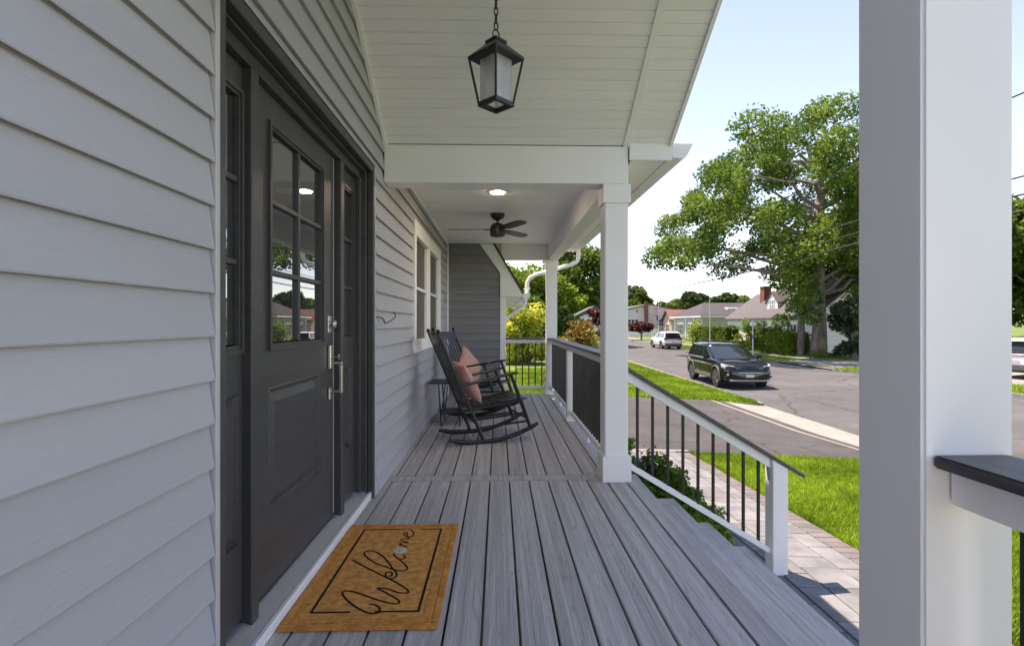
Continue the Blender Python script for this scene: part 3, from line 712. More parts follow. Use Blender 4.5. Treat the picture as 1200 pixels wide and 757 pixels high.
while z < cz(LY) - .05:
    linkring(z, .021, .0085, R(90 * (k % 2) + 20)).build('chain_link', BLACK, lan, smooth=True); z += .034; k += 1
MB().lathe([(.012, cz(LY) - .07), (.055, cz(LY) - .02), (.06, cz(LY) + .002)], (LX, LY, 0), 20).build('ceiling_canopy', BLACK, lan, smooth=True)

# ------------------------------------------------------------------ doormat
mt = thing('doormat', 'tan coir doormat printed Welcome lying before the front door', 'doormat', (-.53, 2.42, 0))
mx0, mx1, my0, my1 = -.826, -.228, 1.925, 2.915
bx('pad', COIR, mt, mx0 + .03, my0 + .03, .001, mx1 - .03, my1 - .03, .011)
rim = MB()
for a, b, c, d in ((mx0, my0, mx1, my0 + .03), (mx0, my1 - .03, mx1, my1), (mx0, my0 + .0302, mx0 + .03, my1 - .0302), (mx1 - .03, my0 + .0302, mx1, my1 - .0302)):
    rim.box(a, b, .001, c, d, .0135)
rim.build('rim', COIRD, mt, bevel=.004, seg=2)
bd = MB(); i0, i1, j0, j1 = mx0 + .036, mx1 - .036, my0 + .036, my1 - .036; ww = .03
for a, b, c, d in ((i0, j0, i1, j0 + ww), (i0, j1 - ww, i1, j1), (i0, j0 + ww + .0002, i0 + ww, j1 - ww - .0002), (i1 - ww, j0 + ww + .0002, i1, j1 - ww - .0002)):
    bd.box(a, b, .0105, c, d, .0128)
bd.build('border_band', COIRD, mt, bevel=.001)
fx0, fx1, fy0, fy1 = -.744, -.312, 2.03, 2.85; lw = .011; zt = .0118
ln = MB(); ln.box(fx0, fy0, .0108, fx0 + lw, fy1, zt); ln.box(fx1 - lw, fy0, .0108, fx1, fy1, zt)
for a, b in ((fx0 + lw, -.585), (-.49, fx1 - lw)): ln.box(a, fy0, .0108, b, fy0 + lw, zt)
for a, b in ((fx0 + lw, -.52), (-.43, fx1 - lw)): ln.box(a, fy1 - lw, .0108, b, fy1, zt)
ln.build('printed_frame', INK, mt)
def smoothpath(p, n=6):
    out = []
    for i in range(len(p) - 1):
        a, b, c, d = p[max(i - 1, 0)], p[i], p[i + 1], p[min(i + 2, len(p) - 1)]
        for k in range(n):
            t = k / n
            out.append(tuple(.5 * (2 * b[j] + (c[j] - a[j]) * t + (2 * a[j] - 5 * b[j] + 4 * c[j] - d[j]) * t * t + (3 * b[j] - a[j] - 3 * c[j] + d[j]) * t ** 3) for j in range(2)))
    return out + [p[-1]]
# strokes of the word, in mat coordinates: a along the mat (reading direction, +Y), b up the letters (towards the wall)
W1 = [(2.091, -.526), (2.086, -.501), (2.062, -.477), (2.034, -.471), (2.023, -.486), (2.031, -.518), (2.069, -.570), (2.123, -.622), (2.164, -.652), (2.185, -.660), (2.197, -.649), (2.189, -.614), (2.156, -.556), (2.120, -.494), (2.094, -.435), (2.093, -.409), (2.106, -.406), (2.128, -.421), (2.164, -.461), (2.202, -.504), (2.213, -.520), (2.218, -.508), (2.207, -.470), (2.179, -.426), (2.173, -.392), (2.180, -.382), (2.210, -.398), (2.267, -.454), (2.339, -.539), (2.409, -.621), (2.481, -.701)]
L1 = [(2.320, -.495), (2.325, -.483), (2.347, -.485), (2.360, -.499), (2.350, -.512), (2.324, -.510), (2.300, -.492), (2.300, -.469), (2.325, -.460), (2.359, -.471), (2.397, -.495), (2.455, -.525), (2.521, -.568), (2.569, -.614), (2.580, -.649), (2.566, -.666), (2.535, -.658), (2.488, -.623), (2.440, -.574), (2.407, -.524), (2.376, -.476), (2.369, -.439), (2.385, -.424), (2.417, -.434), (2.466, -.466), (2.505, -.497), (2.531, -.513), (2.548, -.519)]
C1 = [(2.480, -.483), (2.485, -.467), (2.503, -.454), (2.522, -.462), (2.535, -.470)]
M1 = [(2.650, -.513), (2.619, -.464), (2.646, -.497), (2.669, -.511), (2.672, -.471), (2.694, -.504), (2.714, -.514), (2.720, -.496), (2.719, -.477), (2.733, -.478)]
E2 = [(2.733, -.478), (2.755, -.489), (2.786, -.494), (2.805, -.503), (2.799, -.511), (2.778, -.510), (2.750, -.496), (2.743, -.478), (2.757, -.461), (2.785, -.459), (2.828, -.479), (2.859, -.504)]
for nm, st_, wd in (('W', W1, .0046), ('el', L1, .0044), ('c', C1, .0042), ('m', M1, .0036), ('e', E2, .0036)):
    P_ = smoothpath(st_); lb = MB(); vs = []
    for i, (a, b) in enumerate(P_):
        q0, q1 = P_[max(i - 1, 0)], P_[min(i + 1, len(P_) - 1)]
        d = Vector((q1[0] - q0[0], q1[1] - q0[1])); d = d.normalized() if d.length else Vector((1, 0))
        nx_, ny_ = -d.y * wd, d.x * wd
        for s in (1, -1): vs.append((b + ny_ * s, a + nx_ * s, .0118)); vs.append((b + ny_ * s, a + nx_ * s, .0106))
    fs = []
    for i in range(len(P_) - 1):
        k = i * 4; fs += [(k, k + 2, k + 6, k + 4), (k, k + 4, k + 5, k + 1), (k + 2, k + 3, k + 7, k + 6)]
    lb.add(vs, fs); lb.build('printed_letter', INK, mt)
fl = MB(); fc = (-.492, 2.579)
for k in range(9):
    a = 2 * math.pi * k / 9; c, s = math.cos(a), math.sin(a)
    pts = [(.006, .0), (.016, .008), (.03, .008), (.036, 0), (.03, -.008), (.016, -.008)]
    fl.prism([(fc[0] + x * c - y * s, fc[1] + x * s + y * c) for x, y in pts], 'z', .0108, .0122)
fl.build('printed_daisy', PETAL, mt)
MB().lathe([(.008, .0108), (.007, .013)], (fc[0], fc[1], 0), 12).build('daisy_centre', COIR, mt)

# ------------------------------------------------------------------ rocking chairs
def make_chair():
    c = thing('rocking_chair', '', 'rocking chair', (0, 0, 0))
    hw = .25
    back = lambda z: -.018 - (z - .04) * .427
    for s in (-1, 1):
        y = s * hw
        pr = smoothpath([(-.345, .052), (-.2, .025), (-.03, .018), (.14, .026), (.3, .062), (.44, .11), (.545, .158)], 4)
        MB().tube([(a, y, b) for a, b in pr], [.018 if 1 < i < len(pr) - 2 else .014 for i in range(len(pr))], 8, .85, 1.25, up=(0, 0, 1)).build('rocker', CHAIR, c, local=True, smooth=True)
        MB().tube([(back(.04), y, .04), (back(.5), y, .5), (back(1.05) + .0, y, 1.05)], [.017, .018, .015], 8).build('back_post', CHAIR, c, local=True, smooth=True)
        MB().lathe([(.008, -.012), (.016, .0), (.02, .012), (.014, .026), (.004, .032)], (back(1.06), y, 1.06), 10).build('finial', CHAIR, c, local=True, smooth=True)
        MB().tube([(.462, y, .13), (.40, y, .30), (.265, y, .645)], [.016, .02, .017], 8).build('front_leg', CHAIR, c, local=True, smooth=True)
        ar = MB(); M_ = Matrix.Translation((0, y + s * .005, 0))
        pts = [(-.26, .556), (-.1, .585), (.1, .625), (.26, .658), (.33, .666)]
        ws = [.022, .026, .03, .036, .028]
        vs = []
        for (a, b), w_ in zip(pts, ws): vs += [(a, y - w_, b - .011), (a, y + w_, b - .011), (a, y + w_, b + .011), (a, y - w_, b + .011)]
        fs = [(0, 1, 2, 3), (16, 17, 18, 19)] + [(i * 4 + k, i * 4 + (k + 1) % 4, i * 4 + 4 + (k + 1) % 4, i * 4 + 4 + k) for i in range(4) for k in range(4)]
        ar.add(vs, fs); ar.build('armrest', CHAIR, c, local=True, bevel=.005)
        for (a, b) in (((back(.23), .23), (.415, .27)), ((back(.15), .15), (.45, .19))):
            MB().tube([(a[0], y, a[1]), (b[0], y, b[1])], .011, 7).build('side_stretcher', CHAIR, c, local=True, smooth=True)
        MB().tube([(back(.33), y, .33), (.375, y, .40)], .015, 7, 1, 1.4).build('seat_rail', CHAIR, c, local=True, smooth=True)
    for (xx, zz) in ((.43, .22), (.375, .40), (back(.33), .33), (back(.2), .2)):
        MB().tube([(xx, -hw, zz), (xx, hw, zz)], .012, 7).build('cross_stretcher', CHAIR, c, local=True, smooth=True)
    for k in range(9):   # seat slats run across, dipping in the middle
        t = k / 8; xx = back(.34) + .03 + (.405 - back(.34) - .03) * t; zz = .345 + .068 * t - .02 * math.sin(math.pi * t)
        if k == 8: zz -= .006
        M_ = Matrix.Translation((xx, 0, zz)) @ Matrix.Rotation(R(-8), 4, 'Y')
        MB().box(-.024, -hw + .0, -.007, .024, hw - .0, .007, M_).build('seat_slat', CHAIR, c, local=True, bevel=.003)
    def bk(z0, z1, nm, th=.012):
        xm0, xm1 = back(z0), back(z1); q = []
        n = 6
        mb = MB(); vs = []
        for i in range(n + 1):
            y = -hw + 2 * hw * i / n; bow = -.03 * (1 - (2 * i / n - 1) ** 2)
            vs += [(xm0 + bow, y, z0), (xm0 + bow + th * 1.6, y, z0), (xm1 + bow + th * 1.6, y, z1), (xm1 + bow, y, z1)]
        mb.add(vs, [(0, 1, 2, 3), tuple(n * 4 + k for k in range(4))] + [(i * 4 + k, i * 4 + (k + 1) % 4, i * 4 + 4 + (k + 1) % 4, i * 4 + 4 + k) for i in range(n) for k in range(4)])
        mb.build(nm, CHAIR, c, local=True, bevel=.003)
    bk(.945, 1.035, 'crest_rail'); bk(.43, .475, 'lower_back_rail')
    for k in range(7):
        y = -hw + 2 * hw * (k + 1) / 8; bow = -.03 * (1 - (2 * (k + 1) / 8 - 1) ** 2)
        M_ = Matrix.Translation((0, y, 0))
        MB().tube([(back(.46) + bow + .009, y, .46), (back(.7) + bow + .004, y, .7), (back(.96) + bow + .009, y, .96)], .011, 6, 1.3, .6, up=(1, 0, .4)).build('back_slat', CHAIR, c, local=True, smooth=True)
    return c
ch1 = make_chair()
ch2 = copy_tree(ch1)
for c, lab, px, py, a in ((ch1, 'black wooden rocking chair nearer the front door, turned slightly away', -.13, 4.90, 18), (ch2, 'black wooden rocking chair farther along, beside the end wall', 0, 0, -25)):
    a = R(a); fwd = Vector((math.cos(a), math.sin(a))); lat = Vector((-math.sin(a), math.cos(a)))
    if c is ch1: p = Vector((px, py)) + lat * .25
    else:
        # put the arm fronts where they stand: arm front is .3 forward of origin
        mid = Vector((-.04, 6.43)); p = mid - fwd * .30
    c.location = (p.x, p.y, 0); c.rotation_euler = (0, 0, a); c['label'] = lab; c['group'] = 'black porch rocking chairs'

def pillow(label, chair, s, y, z, lean, roll, hs=.205, th=.06):
    n = 16; mb = MB(); vs = []; 
    for side in (1, -1):
        for i in range(n + 1):
            for j in range(n + 1):
                u, v = 2 * i / n - 1, 2 * j / n - 1
                k = (1 - abs(u) ** 2.6) * (1 - abs(v) ** 2.6); t = side * (th * k ** .55 + .003)
                pin = 1 - .07 * (1 - abs(u * v)) * (abs(u) ** 4 + abs(v) ** 4) * .8
                wr = .006 * math.sin(5 * u + 3 * v) * k
                vs.append((t + wr, u * hs * pin, v * hs * pin))
    m = (n + 1) ** 2; fs = []
    for b in (0, m):
        for i in range(n):
            for j in range(n):
                q = (b + i * (n + 1) + j, b + (i + 1) * (n + 1) + j, b + (i + 1) * (n + 1) + j + 1, b + i * (n + 1) + j + 1)
                fs.append(q if b else q[::-1])
    edge = [i * (n + 1) for i in range(n + 1)] + [n * (n + 1) + j for j in range(1, n + 1)] + [i * (n + 1) + n for i in range(n - 1, -1, -1)] + [j for j in range(n - 1, 0, -1)]
    for i in range(len(edge)):
        a, b = edge[i], edge[(i + 1) % len(edge)]; fs.append((a, b, m + b, m + a))
    mb.add(vs, fs)
    o = mb.build('throw_pillow', PINK, None, smooth=True, sharp=80); tag(o, label, 'pillow', 'pink throw pillows on the rockers')
    Mc = Matrix.Translation(chair.location) @ Matrix.Rotation(chair.rotation_euler.z, 4, 'Z')
    o.matrix_world = Mc @ Matrix.Translation((s, y, z)) @ Matrix.Rotation(R(-lean), 4, 'Y') @ Matrix.Rotation(R(roll), 4, 'X')
    return o
pillow('pink woven pillow seen edge-on against the nearer rocker back', ch1, -.125, -.05, .575, 27, 4)
pillow('pink woven pillow propped cornerwise in the farther rocker', ch2, -.07, .02, .60, 24, 38)

# side table against the wall
tb = thing('side_table', 'small black metal side table between the wall and rocking chairs', 'side table', (-.60, 5.92, 0))
bx('table_top', BLACK, tb, -.79, 5.72, .47, -.40, 6.12, .484, .004)
for yy in (5.735, 6.105):
    for xx in (-.64, -.43):
        MB().tube([(xx - .03, yy, .47), (xx, yy, .002)], .008, 6).build('leg', BLACK, tb)
        MB().tube([(xx + .045, yy, .47), (xx + .004, yy, .12)], .006, 6).build('leg_brace', BLACK, tb)
bx('shelf', BLACK, tb, -.64, 5.745, .135, -.43, 6.095, .147, .003)

# ------------------------------------------------------------------ vegetation
def leaf_quads(P, size, up=.35, flat=.55):
    n = len(P); nrm = RNG.normal(size=(n, 3)); nrm[:, 2] = np.abs(nrm[:, 2]) + up; nrm /= np.linalg.norm(nrm, axis=1)[:, None]
    t = RNG.normal(size=(n, 3)); t -= nrm * (t * nrm).sum(1)[:, None]; t /= np.linalg.norm(t, axis=1)[:, None]
    b = np.cross(nrm, t); s = (size * RNG.uniform(.6, 1.3, n))[:, None]
    return np.stack([P - t * s * .5, P + b * s * flat * .5 + nrm * s * .06, P + t * s * .5, P - b * s * flat * .5 + nrm * s * .06], 1).reshape(-1, 3)
def clump_points(clumps, dens, inner=.55, zs=.75):
    out = []
    for (c, r) in clumps:
        n = max(6, int(dens * r * r)); d = RNG.normal(size=(n, 3)); d /= np.linalg.norm(d, axis=1)[:, None]
        rad = r * (inner + (1 - inner) * RNG.random(n) ** .6) * RNG.uniform(.8, 1.15, n)
        p = d * rad[:, None]; p[:, 2] *= zs; out.append(p + np.array(c))
    return np.concatenate(out)
def plant(name, label, cat, base_, clumps, dens, size, m, trunk=None, limbs=None, group=None, flat=.55, bark=BARK, inner=.5, zs=.75, extra=None):
    t = thing(name, label, cat, base_, 0, group); off = np.array(base_)
    P = clump_points(clumps, dens, inner, zs) - off
    link('crown' if cat == 'tree' else 'foliage', quads_mesh('foliage', leaf_quads(P, size, flat=flat), m), t)
    if extra:
        ex, em, es = extra; tag(link('new_shoots', quads_mesh('new_shoots', leaf_quads(np.array(ex) - off, es), em), t), kind='stuff')
    mb = MB()
    for pts, r in (trunk or []): mb.tube(pts, r, 9)
    if mb.v: mb.build('trunk' if cat == 'tree' else 'stem', bark, t, smooth=True)
    if limbs:
        mb = MB()
        for pts, r in limbs: mb.tube(pts, r, 6)
        mb.build('limbs', bark, t, smooth=True)
    return t
# the great oak across the street
def oak():
    bx_, by_ = 23.2, 36.5; bz = far_gz(bx_, by_); rnd = random.Random(11); cl = []
    tries = 0
    while len(cl) < 185 and tries < 30000:
        tries += 1
        x = rnd.uniform(-13, 14); y = rnd.uniform(-6.5, 11.5); z = rnd.uniform(-7.5, 8.2)
        q = (x / 13.2) ** 2 + ((y - 2.5) / 9) ** 2 + (z / 8.0) ** 2
        if q > 1 or q < .16 and rnd.random() < .75: continue
        X, Z_ = bx_ + x, 10.0 + z
        if X < 14.5 and Z_ < 6.0: continue
        if X < 12.6 and Z_ > 9: continue
        if 14.5 <= X < 18.5 and Z_ < 6.6: continue
        if 18.5 <= X < 21 and Z_ < 5.5: continue
        if Z_ < 3.0: continue
        kk = 36.5 / (by_ + y); xa, za = X * kk, 1.15 + (Z_ - 1.15) * kk
        if za > np.interp(xa, [11, 13, 15.7, 16.9, 18.6, 21.2, 25.4, 37], [7.0, 9.6, 12.2, 13.9, 15.6, 16.3, 17.4, 15.5]): continue
        if any((x - a[0][0] + bx_) ** 2 + (y - a[0][1] + by_) ** 2 + (Z_ - a[0][2]) ** 2 < .9 for a in cl): continue
        cl.append(((X, by_ + y, Z_), rnd.uniform(.8, 1.75)))
    # the drooping low sprays in front of the white house
    for (X, Y_, Z_, r) in ((12.0, 34.5, 5.3, .9), (11.7, 35.5, 6.4, 1.1), (13.0, 34.8, 5.2, .8), (19.0, 33.8, 1.3, .7), (19.9, 33.5, 2.4, 1.0), (20.6, 33.2, 1.6, .9), (20.9, 34, 2.8, 1.0), (20.4, 34.4, 4.0, 1.0), (18.9, 34.2, 3.8, .7), (24.8, 34, 3, 1.3), (26, 34.5, 4.2, 1.4)):
        cl.append(((X, Y_, Z_), r))
    limbs = []
    tp = [(bx_, by_, bz), (bx_ + .05, by_, 1), (bx_ - .05, by_, 3.6), (bx_ + .1, by_, 6.5), (bx_ + .25, by_ + .2, 9.5), (bx_ + .3, by_ + .3, 13)]
    for i, (c, r) in enumerate(cl):
        if i % 5 == 0:
            h0 = max(3.2, min(12, c[2] - 1.2 - .3 * abs(c[0] - bx_)))
            s = (bx_ + .1, by_, h0); pp = []
            for k in range(6):
                t = k / 5; w_ = math.sin(math.pi * t) * .5
                pp.append((s[0] + (c[0] - s[0]) * t + rnd.uniform(-w_, w_), s[1] + (c[1] - s[1]) * t + rnd.uniform(-w_, w_), s[2] + (c[2] - s[2]) * t + w_ * 1.1 + rnd.uniform(-w_, w_) * .6))
            limbs.append((pp, [.17, .14, .11, .08, .05, .02]))
    return plant('oak_tree', 'huge spreading oak across the street with grey trunk', 'tree', (bx_, by_, bz), cl, 300, .29, OAK,
          trunk=[(tp, [.58, .46, .41, .36, .27, .12]), ([(bx_ - .95, by_ + .7, bz), (bx_ - .85, by_ + .7, 2), (bx_ - .5, by_ + .4, 5)], [.28, .23, .17])], limbs=limbs, inner=.35)
oak()
def tree(label, x, y, zb, zt, r, m, n=26, size=.4, dens=150, zlow=.25, seed=1, name='leafy_tree', bark=BARK, group=None, trunk_r=.25, sq_=1.0):
    rnd = random.Random(seed); cl = []; H_ = zt - zb; t0 = 0
    zc = zb + H_ * (zlow + 1) / 2; hz_ = H_ * (1 - zlow) / 2
    while len(cl) < n and t0 < 4000:
        t0 += 1; a, b, c = (rnd.uniform(-1, 1) for _ in range(3))
        q = a * a + b * b + c * c
        if q > 1 or q < .2: continue
        rr = rnd.uniform(.2, .36) * r
        cl.append(((x + a * (r - rr * .6), y + b * (r - rr * .6) * sq_, zc + c * (hz_ - rr * .5)), rr))
    limbs = [([(x, y, zb + H_ * .3), ((x + c[0][0]) / 2, (y + c[0][1]) / 2, (zb + H_ * .3 + c[0][2]) / 2 + .2), c[0]], [trunk_r * .4, trunk_r * .25, trunk_r * .08]) for c in cl[::3]]
    return plant(name, label, 'tree', (x, y, zb), cl, dens / (size / .4) ** 2 * (4.5 if size >= .5 else 1), size, m, trunk=[([(x, y, zb), (x + .05, y, zb + H_ * .4), (x, y, zb + H_ * .8)], [trunk_r, trunk_r * .7, trunk_r * .2])], limbs=limbs, bark=bark, group=group)
# trees seen past the porch end and above the roofs
tree('bright green tree above the far end railing', 1.3, 44, -1.2, 6.9, 4.6, BRIGHTL, 50, .42, 190, .1, 21)
tree('tall leafy tree showing right of the far corner column', 8.3, 56, -1.2, 10.2, 5.2, MIDL, 60, .48, 200, .05, 22)
tree('fresh green upright tree behind the far corner column', 5.0, 42, -1.2, 5.4, 2.3, BRIGHTL, 40, .34, 260, .1, 23)
tree('dark rounded evergreen low beside the far corner column', 2.75, 21, -1.1, 1.9, 1.15, DARKL, 24, .2, 360, .0, 24)
tree('shaded green tree low behind the gold shrub', .5, 36, -1.1, 3.6, 3.2, MIDL, 40, .34, 260, .0, 25)
tree('purple-leaved tree beside the white shed', 4.85, 24, -1.1, 2.1, .85, REDL, 16, .18, 420, .35, 26, trunk_r=.1)
tree('broad green tree behind the pale gabled house', 29.8, 118, -1.2, 10.2, 5.6, MIDL, 56, .6, 150, .15, 27)
tree('round green tree between the gabled house and grey ranch', 40.0, 118, -1.2, 6.9, 5.2, MIDL, 46, .6, 150, .1, 28)
tree('darker green tree rising behind the brown roof', 43.5, 112, -1.2, 8.6, 4.8, DARKL, 46, .6, 150, .1, 29)
tree('dark pine-green tree above the grey ranch roof', 40.8, 92, -1.2, 7.2, 3.4, DARKL, 40, .5, 170, .2, 30)
tree('small far tree just left of the cream house roof', 47, 98, -1.2, 6.4, 4.2, MIDL, 40, .5, 150, .2, 31)
tree('dense blue-green evergreen right of the oak trunk', 23.5, 33.3, -1.25, 3.4, 1.7, BLUEG, 40, .26, 330, .0, 32)
tree('tall leafy tree standing behind the oak to the right', 37, 44, -1.1, 15.5, 6.5, MIDL, 46, .5, 130, .15, 33)
tree('leafy green tree at the right edge behind the near column', 46, 42, -1.1, 13, 6, OAK, 40, .5, 130, .1, 34)
tree('wine-red maple in front of the pale gabled house', 17.6 + 2.6, 72, -1.27, 1.3, 2.1, REDL, 26, .34, 240, .45, 35, trunk_r=.14)
def bush(label, x, y, zb, rx, ry, h, m, size, n=22, dens=420, seed=5, name='shrub', group=None, extra=None, rr_=(.25, .4)):
    rnd = random.Random(seed); cl = []
    while len(cl) < n:
        a, b, c = rnd.uniform(-1, 1), rnd.uniform(-1, 1), rnd.uniform(0, 1)
        if a * a + b * b + c * c > 1: continue
        r = rnd.uniform(*rr_) * min(rx, h); cl.append(((x + a * (rx - r * .5), y + b * (ry - r * .5), zb + r * .5 + c * (h - r * 1.1)), r))
    st_ = [([(x, y, zb), (x + (c[0] - x) * .5, y + (c[1] - y) * .5, zb + (c[2] - zb) * .7), c], [.03 * h, .02 * h, .006 * h]) for c, r in cl[::4]]
    return plant(name, label, 'shrub', (x, y, zb), cl, dens * (.2 / size) ** 2 * .5, size, m, trunk=st_, group=group, extra=extra, inner=.4)
bush('big gold-leaved shrub beyond the far end railing', 1.35, 27.5, gz(.6, 13.2), 1.75, 1.4, 3.9, YELL, .2, 75, 1100, 41)
bush('weeping bronze-green maple shrub beyond the side railing', 2.25, 14, -1.02, 1.02, .8, 2.3, RUSTL, .12, 60, 800, 42)
bush('broad bright green shrub left of the clipped hedge', 22.6, 57, -1.25, 2.0, 1.6, 3.1, BRIGHTL, .3, 34, 700, 44)
bush('green shrub in front of the white house door', 22.6, 45, -1.25, 1.7, 1.6, 3.0, BRIGHTL, .26, 34, 700, 45)
bush('rounded green shrub beside the lamp post', 22.8, 41.5, -1.25, 1.5, 1.3, 2.9, MIDL, .24, 30, 700, 46)
bush('small olive shrub on the white house corner', 24.0, 49.3, -1.25, 1.0, .8, .8, MIDL, .2, 16, 600, 47)
bush('light green spray of leaves by the far driveway', 24.6, 31.5, -1.25, .8, .7, 1.2, BRIGHTL, .16, 18, 700, 48)
bush('low olive ground plant at the oak foot', 22.0, 34.2, -1.25, 1.3, .7, .75, MIDL, .18, 18, 700, 49)
def hedge(label, x0, x1, y0, y1, zb, zt, m, size, dens):
    t = thing('clipped_hedge', label, 'hedge', ((x0 + x1) / 2, (y0 + y1) / 2, zb), 0, 'clipped hedges across the street')
    n = int(dens * ((x1 - x0) + (y1 - y0)) * 2 * (zt - zb) + dens * (x1 - x0) * (y1 - y0))
    P = RNG.uniform(size=(n, 3)); f = RNG.integers(0, 5, n)
    for i, (ax, v) in enumerate(((0, 0), (0, 1), (1, 0), (1, 1), (2, 1))):
        P[f == i, ax] = v + RNG.normal(0, .02, (f == i).sum())
    P = P * np.array([x1 - x0, y1 - y0, zt - zb]) + np.array([x0, y0, zb]) + RNG.normal(0, .05, (n, 3))
    link('foliage', quads_mesh('foliage', leaf_quads(P - np.array(t.location), size), m), t)
    bx('core', DARKL, t, x0 + .12, y0 + .12, zb, x1 - .12, y1 - .12, zt - .12)
hedge('long clipped hedge before the grey ranch house', 21.9, 23.2, 49, 55.5, -1.25, .75, MIDL, .22, 260)
hedge('thick clipped hedge left of the oak trunk', 19.6 + 1.9, 23.0, 37.4, 40.6, -1.25, .35, BRIGHTL, .2, 330)
# planting beside the steps
def shoots(cx, cy, z0, z1, n, r, seed):
    q = np.random.default_rng(seed); st = []
    for _ in range(n):
        bx0, by0 = cx + q.normal(0, r), cy + q.normal(0, r); top = q.uniform(z0 + .6 * (z1 - z0), z1)
        for k in range(14): st.append((bx0 + q.normal(0, .025), by0 + q.normal(0, .025), z0 + (top - z0) * q.random()))
    return st
bg_ = 'young box shrubs along the porch'
bush('box shrub with bronze new shoots beside the top step', 1.48, 4.78, gz(1.5, 4.7) + .02, .42, .45, .68, BOXL, .05, 60, 1500, 51, 'box_shrub', bg_, (shoots(1.47, 4.85, -.35, .02, 9, .10, 1), BRONZE, .05))
bush('taller box shrub with reddish tips behind the second column', 1.25, 5.55, gz(1.2, 5.5) + .02, .32, .36, 1.02, BOXL, .05, 50, 1500, 52, 'box_shrub', bg_, (shoots(1.2, 5.45, -.1, .42, 9, .08, 2), BRONZE, .05))
bush('low box shrub spilling onto the pavers by the steps', 1.70, 4.28, gz(1.6, 4.3) + .02, .28, .26, .40, BOXL, .045, 40, 1500, 53, 'box_shrub', bg_)
for k, y in enumerate((6.3, 7.1, 7.8)):
    bush(('box shrub half hidden by the side railing', 'box shrub below the middle of the side railing', 'box shrub below the far end of the side railing')[k], 1.22, y, gz(1.2, y) + .02, .27, .34, .72, BOXL, .055, 34, 1200, 54 + k, 'box_shrub', bg_)

# grass blades
def blades(name, regs, h, wdt, m=GRASS, zf=gz, seed=3):
    q = np.random.default_rng(seed); V = []
    for (x0, x1, y0, y1, n, dz) in regs:
        x = q.uniform(x0, x1, n); y = q.uniform(y0, y1, n); z = np.array([zf(a, b) for a, b in zip(x, y)]) + dz
        hh = h * q.uniform(.5, 1.25, n); a = q.uniform(0, 2 * np.pi, n); lean = q.normal(0, .45, (n, 2)) * hh[:, None]
        dx, dy = np.cos(a) * wdt, np.sin(a) * wdt
        V.append(np.stack([np.stack([x - dx, y - dy, z - .005], 1), np.stack([x + dx, y + dy, z - .005], 1), np.stack([x + lean[:, 0], y + lean[:, 1], z + hh], 1)], 1).reshape(-1, 3))
    o = link(name, quads_mesh(name, np.concatenate(V), m, 3)); return tag(o, 'short bright green lawn grass', 'grass', None, 'stuff')
blades('grass', [(3.06, 6.42, 3.0, 8.17, 95000, 0), (3.06, 3.16, 2.5, 8.15, 6000, .0), (3.06, 7.85, -4, 3.0, 60000, 0), (6.42, 7.85, 3.0, 4.3, 5000, 0)], .055, .006)
blades('grass', [(.8, 7.9, 15.42, 24, 60000, 0), (3, 8.0, 24, 42, 26000, 0), (-3.5, 3.5, 8.9 + 6.6, 23, 26000, 0)], .085, .02, seed=4)
blades('grass', [(.1, 3.0, 15.42, 16.5, 3000, 0), (-1.2, 1.6, 8.6, 8.66, 60, 0)], .07, .01, seed=6)
blades('grass', [(17.8, 19.9, 33, 60, 16000, 0), (17.8, 20, 8, 26.8, 14000, 0), (21.7, 24, 33, 56, 16000, 0)], .11, .03, zf=far_gz, seed=5)

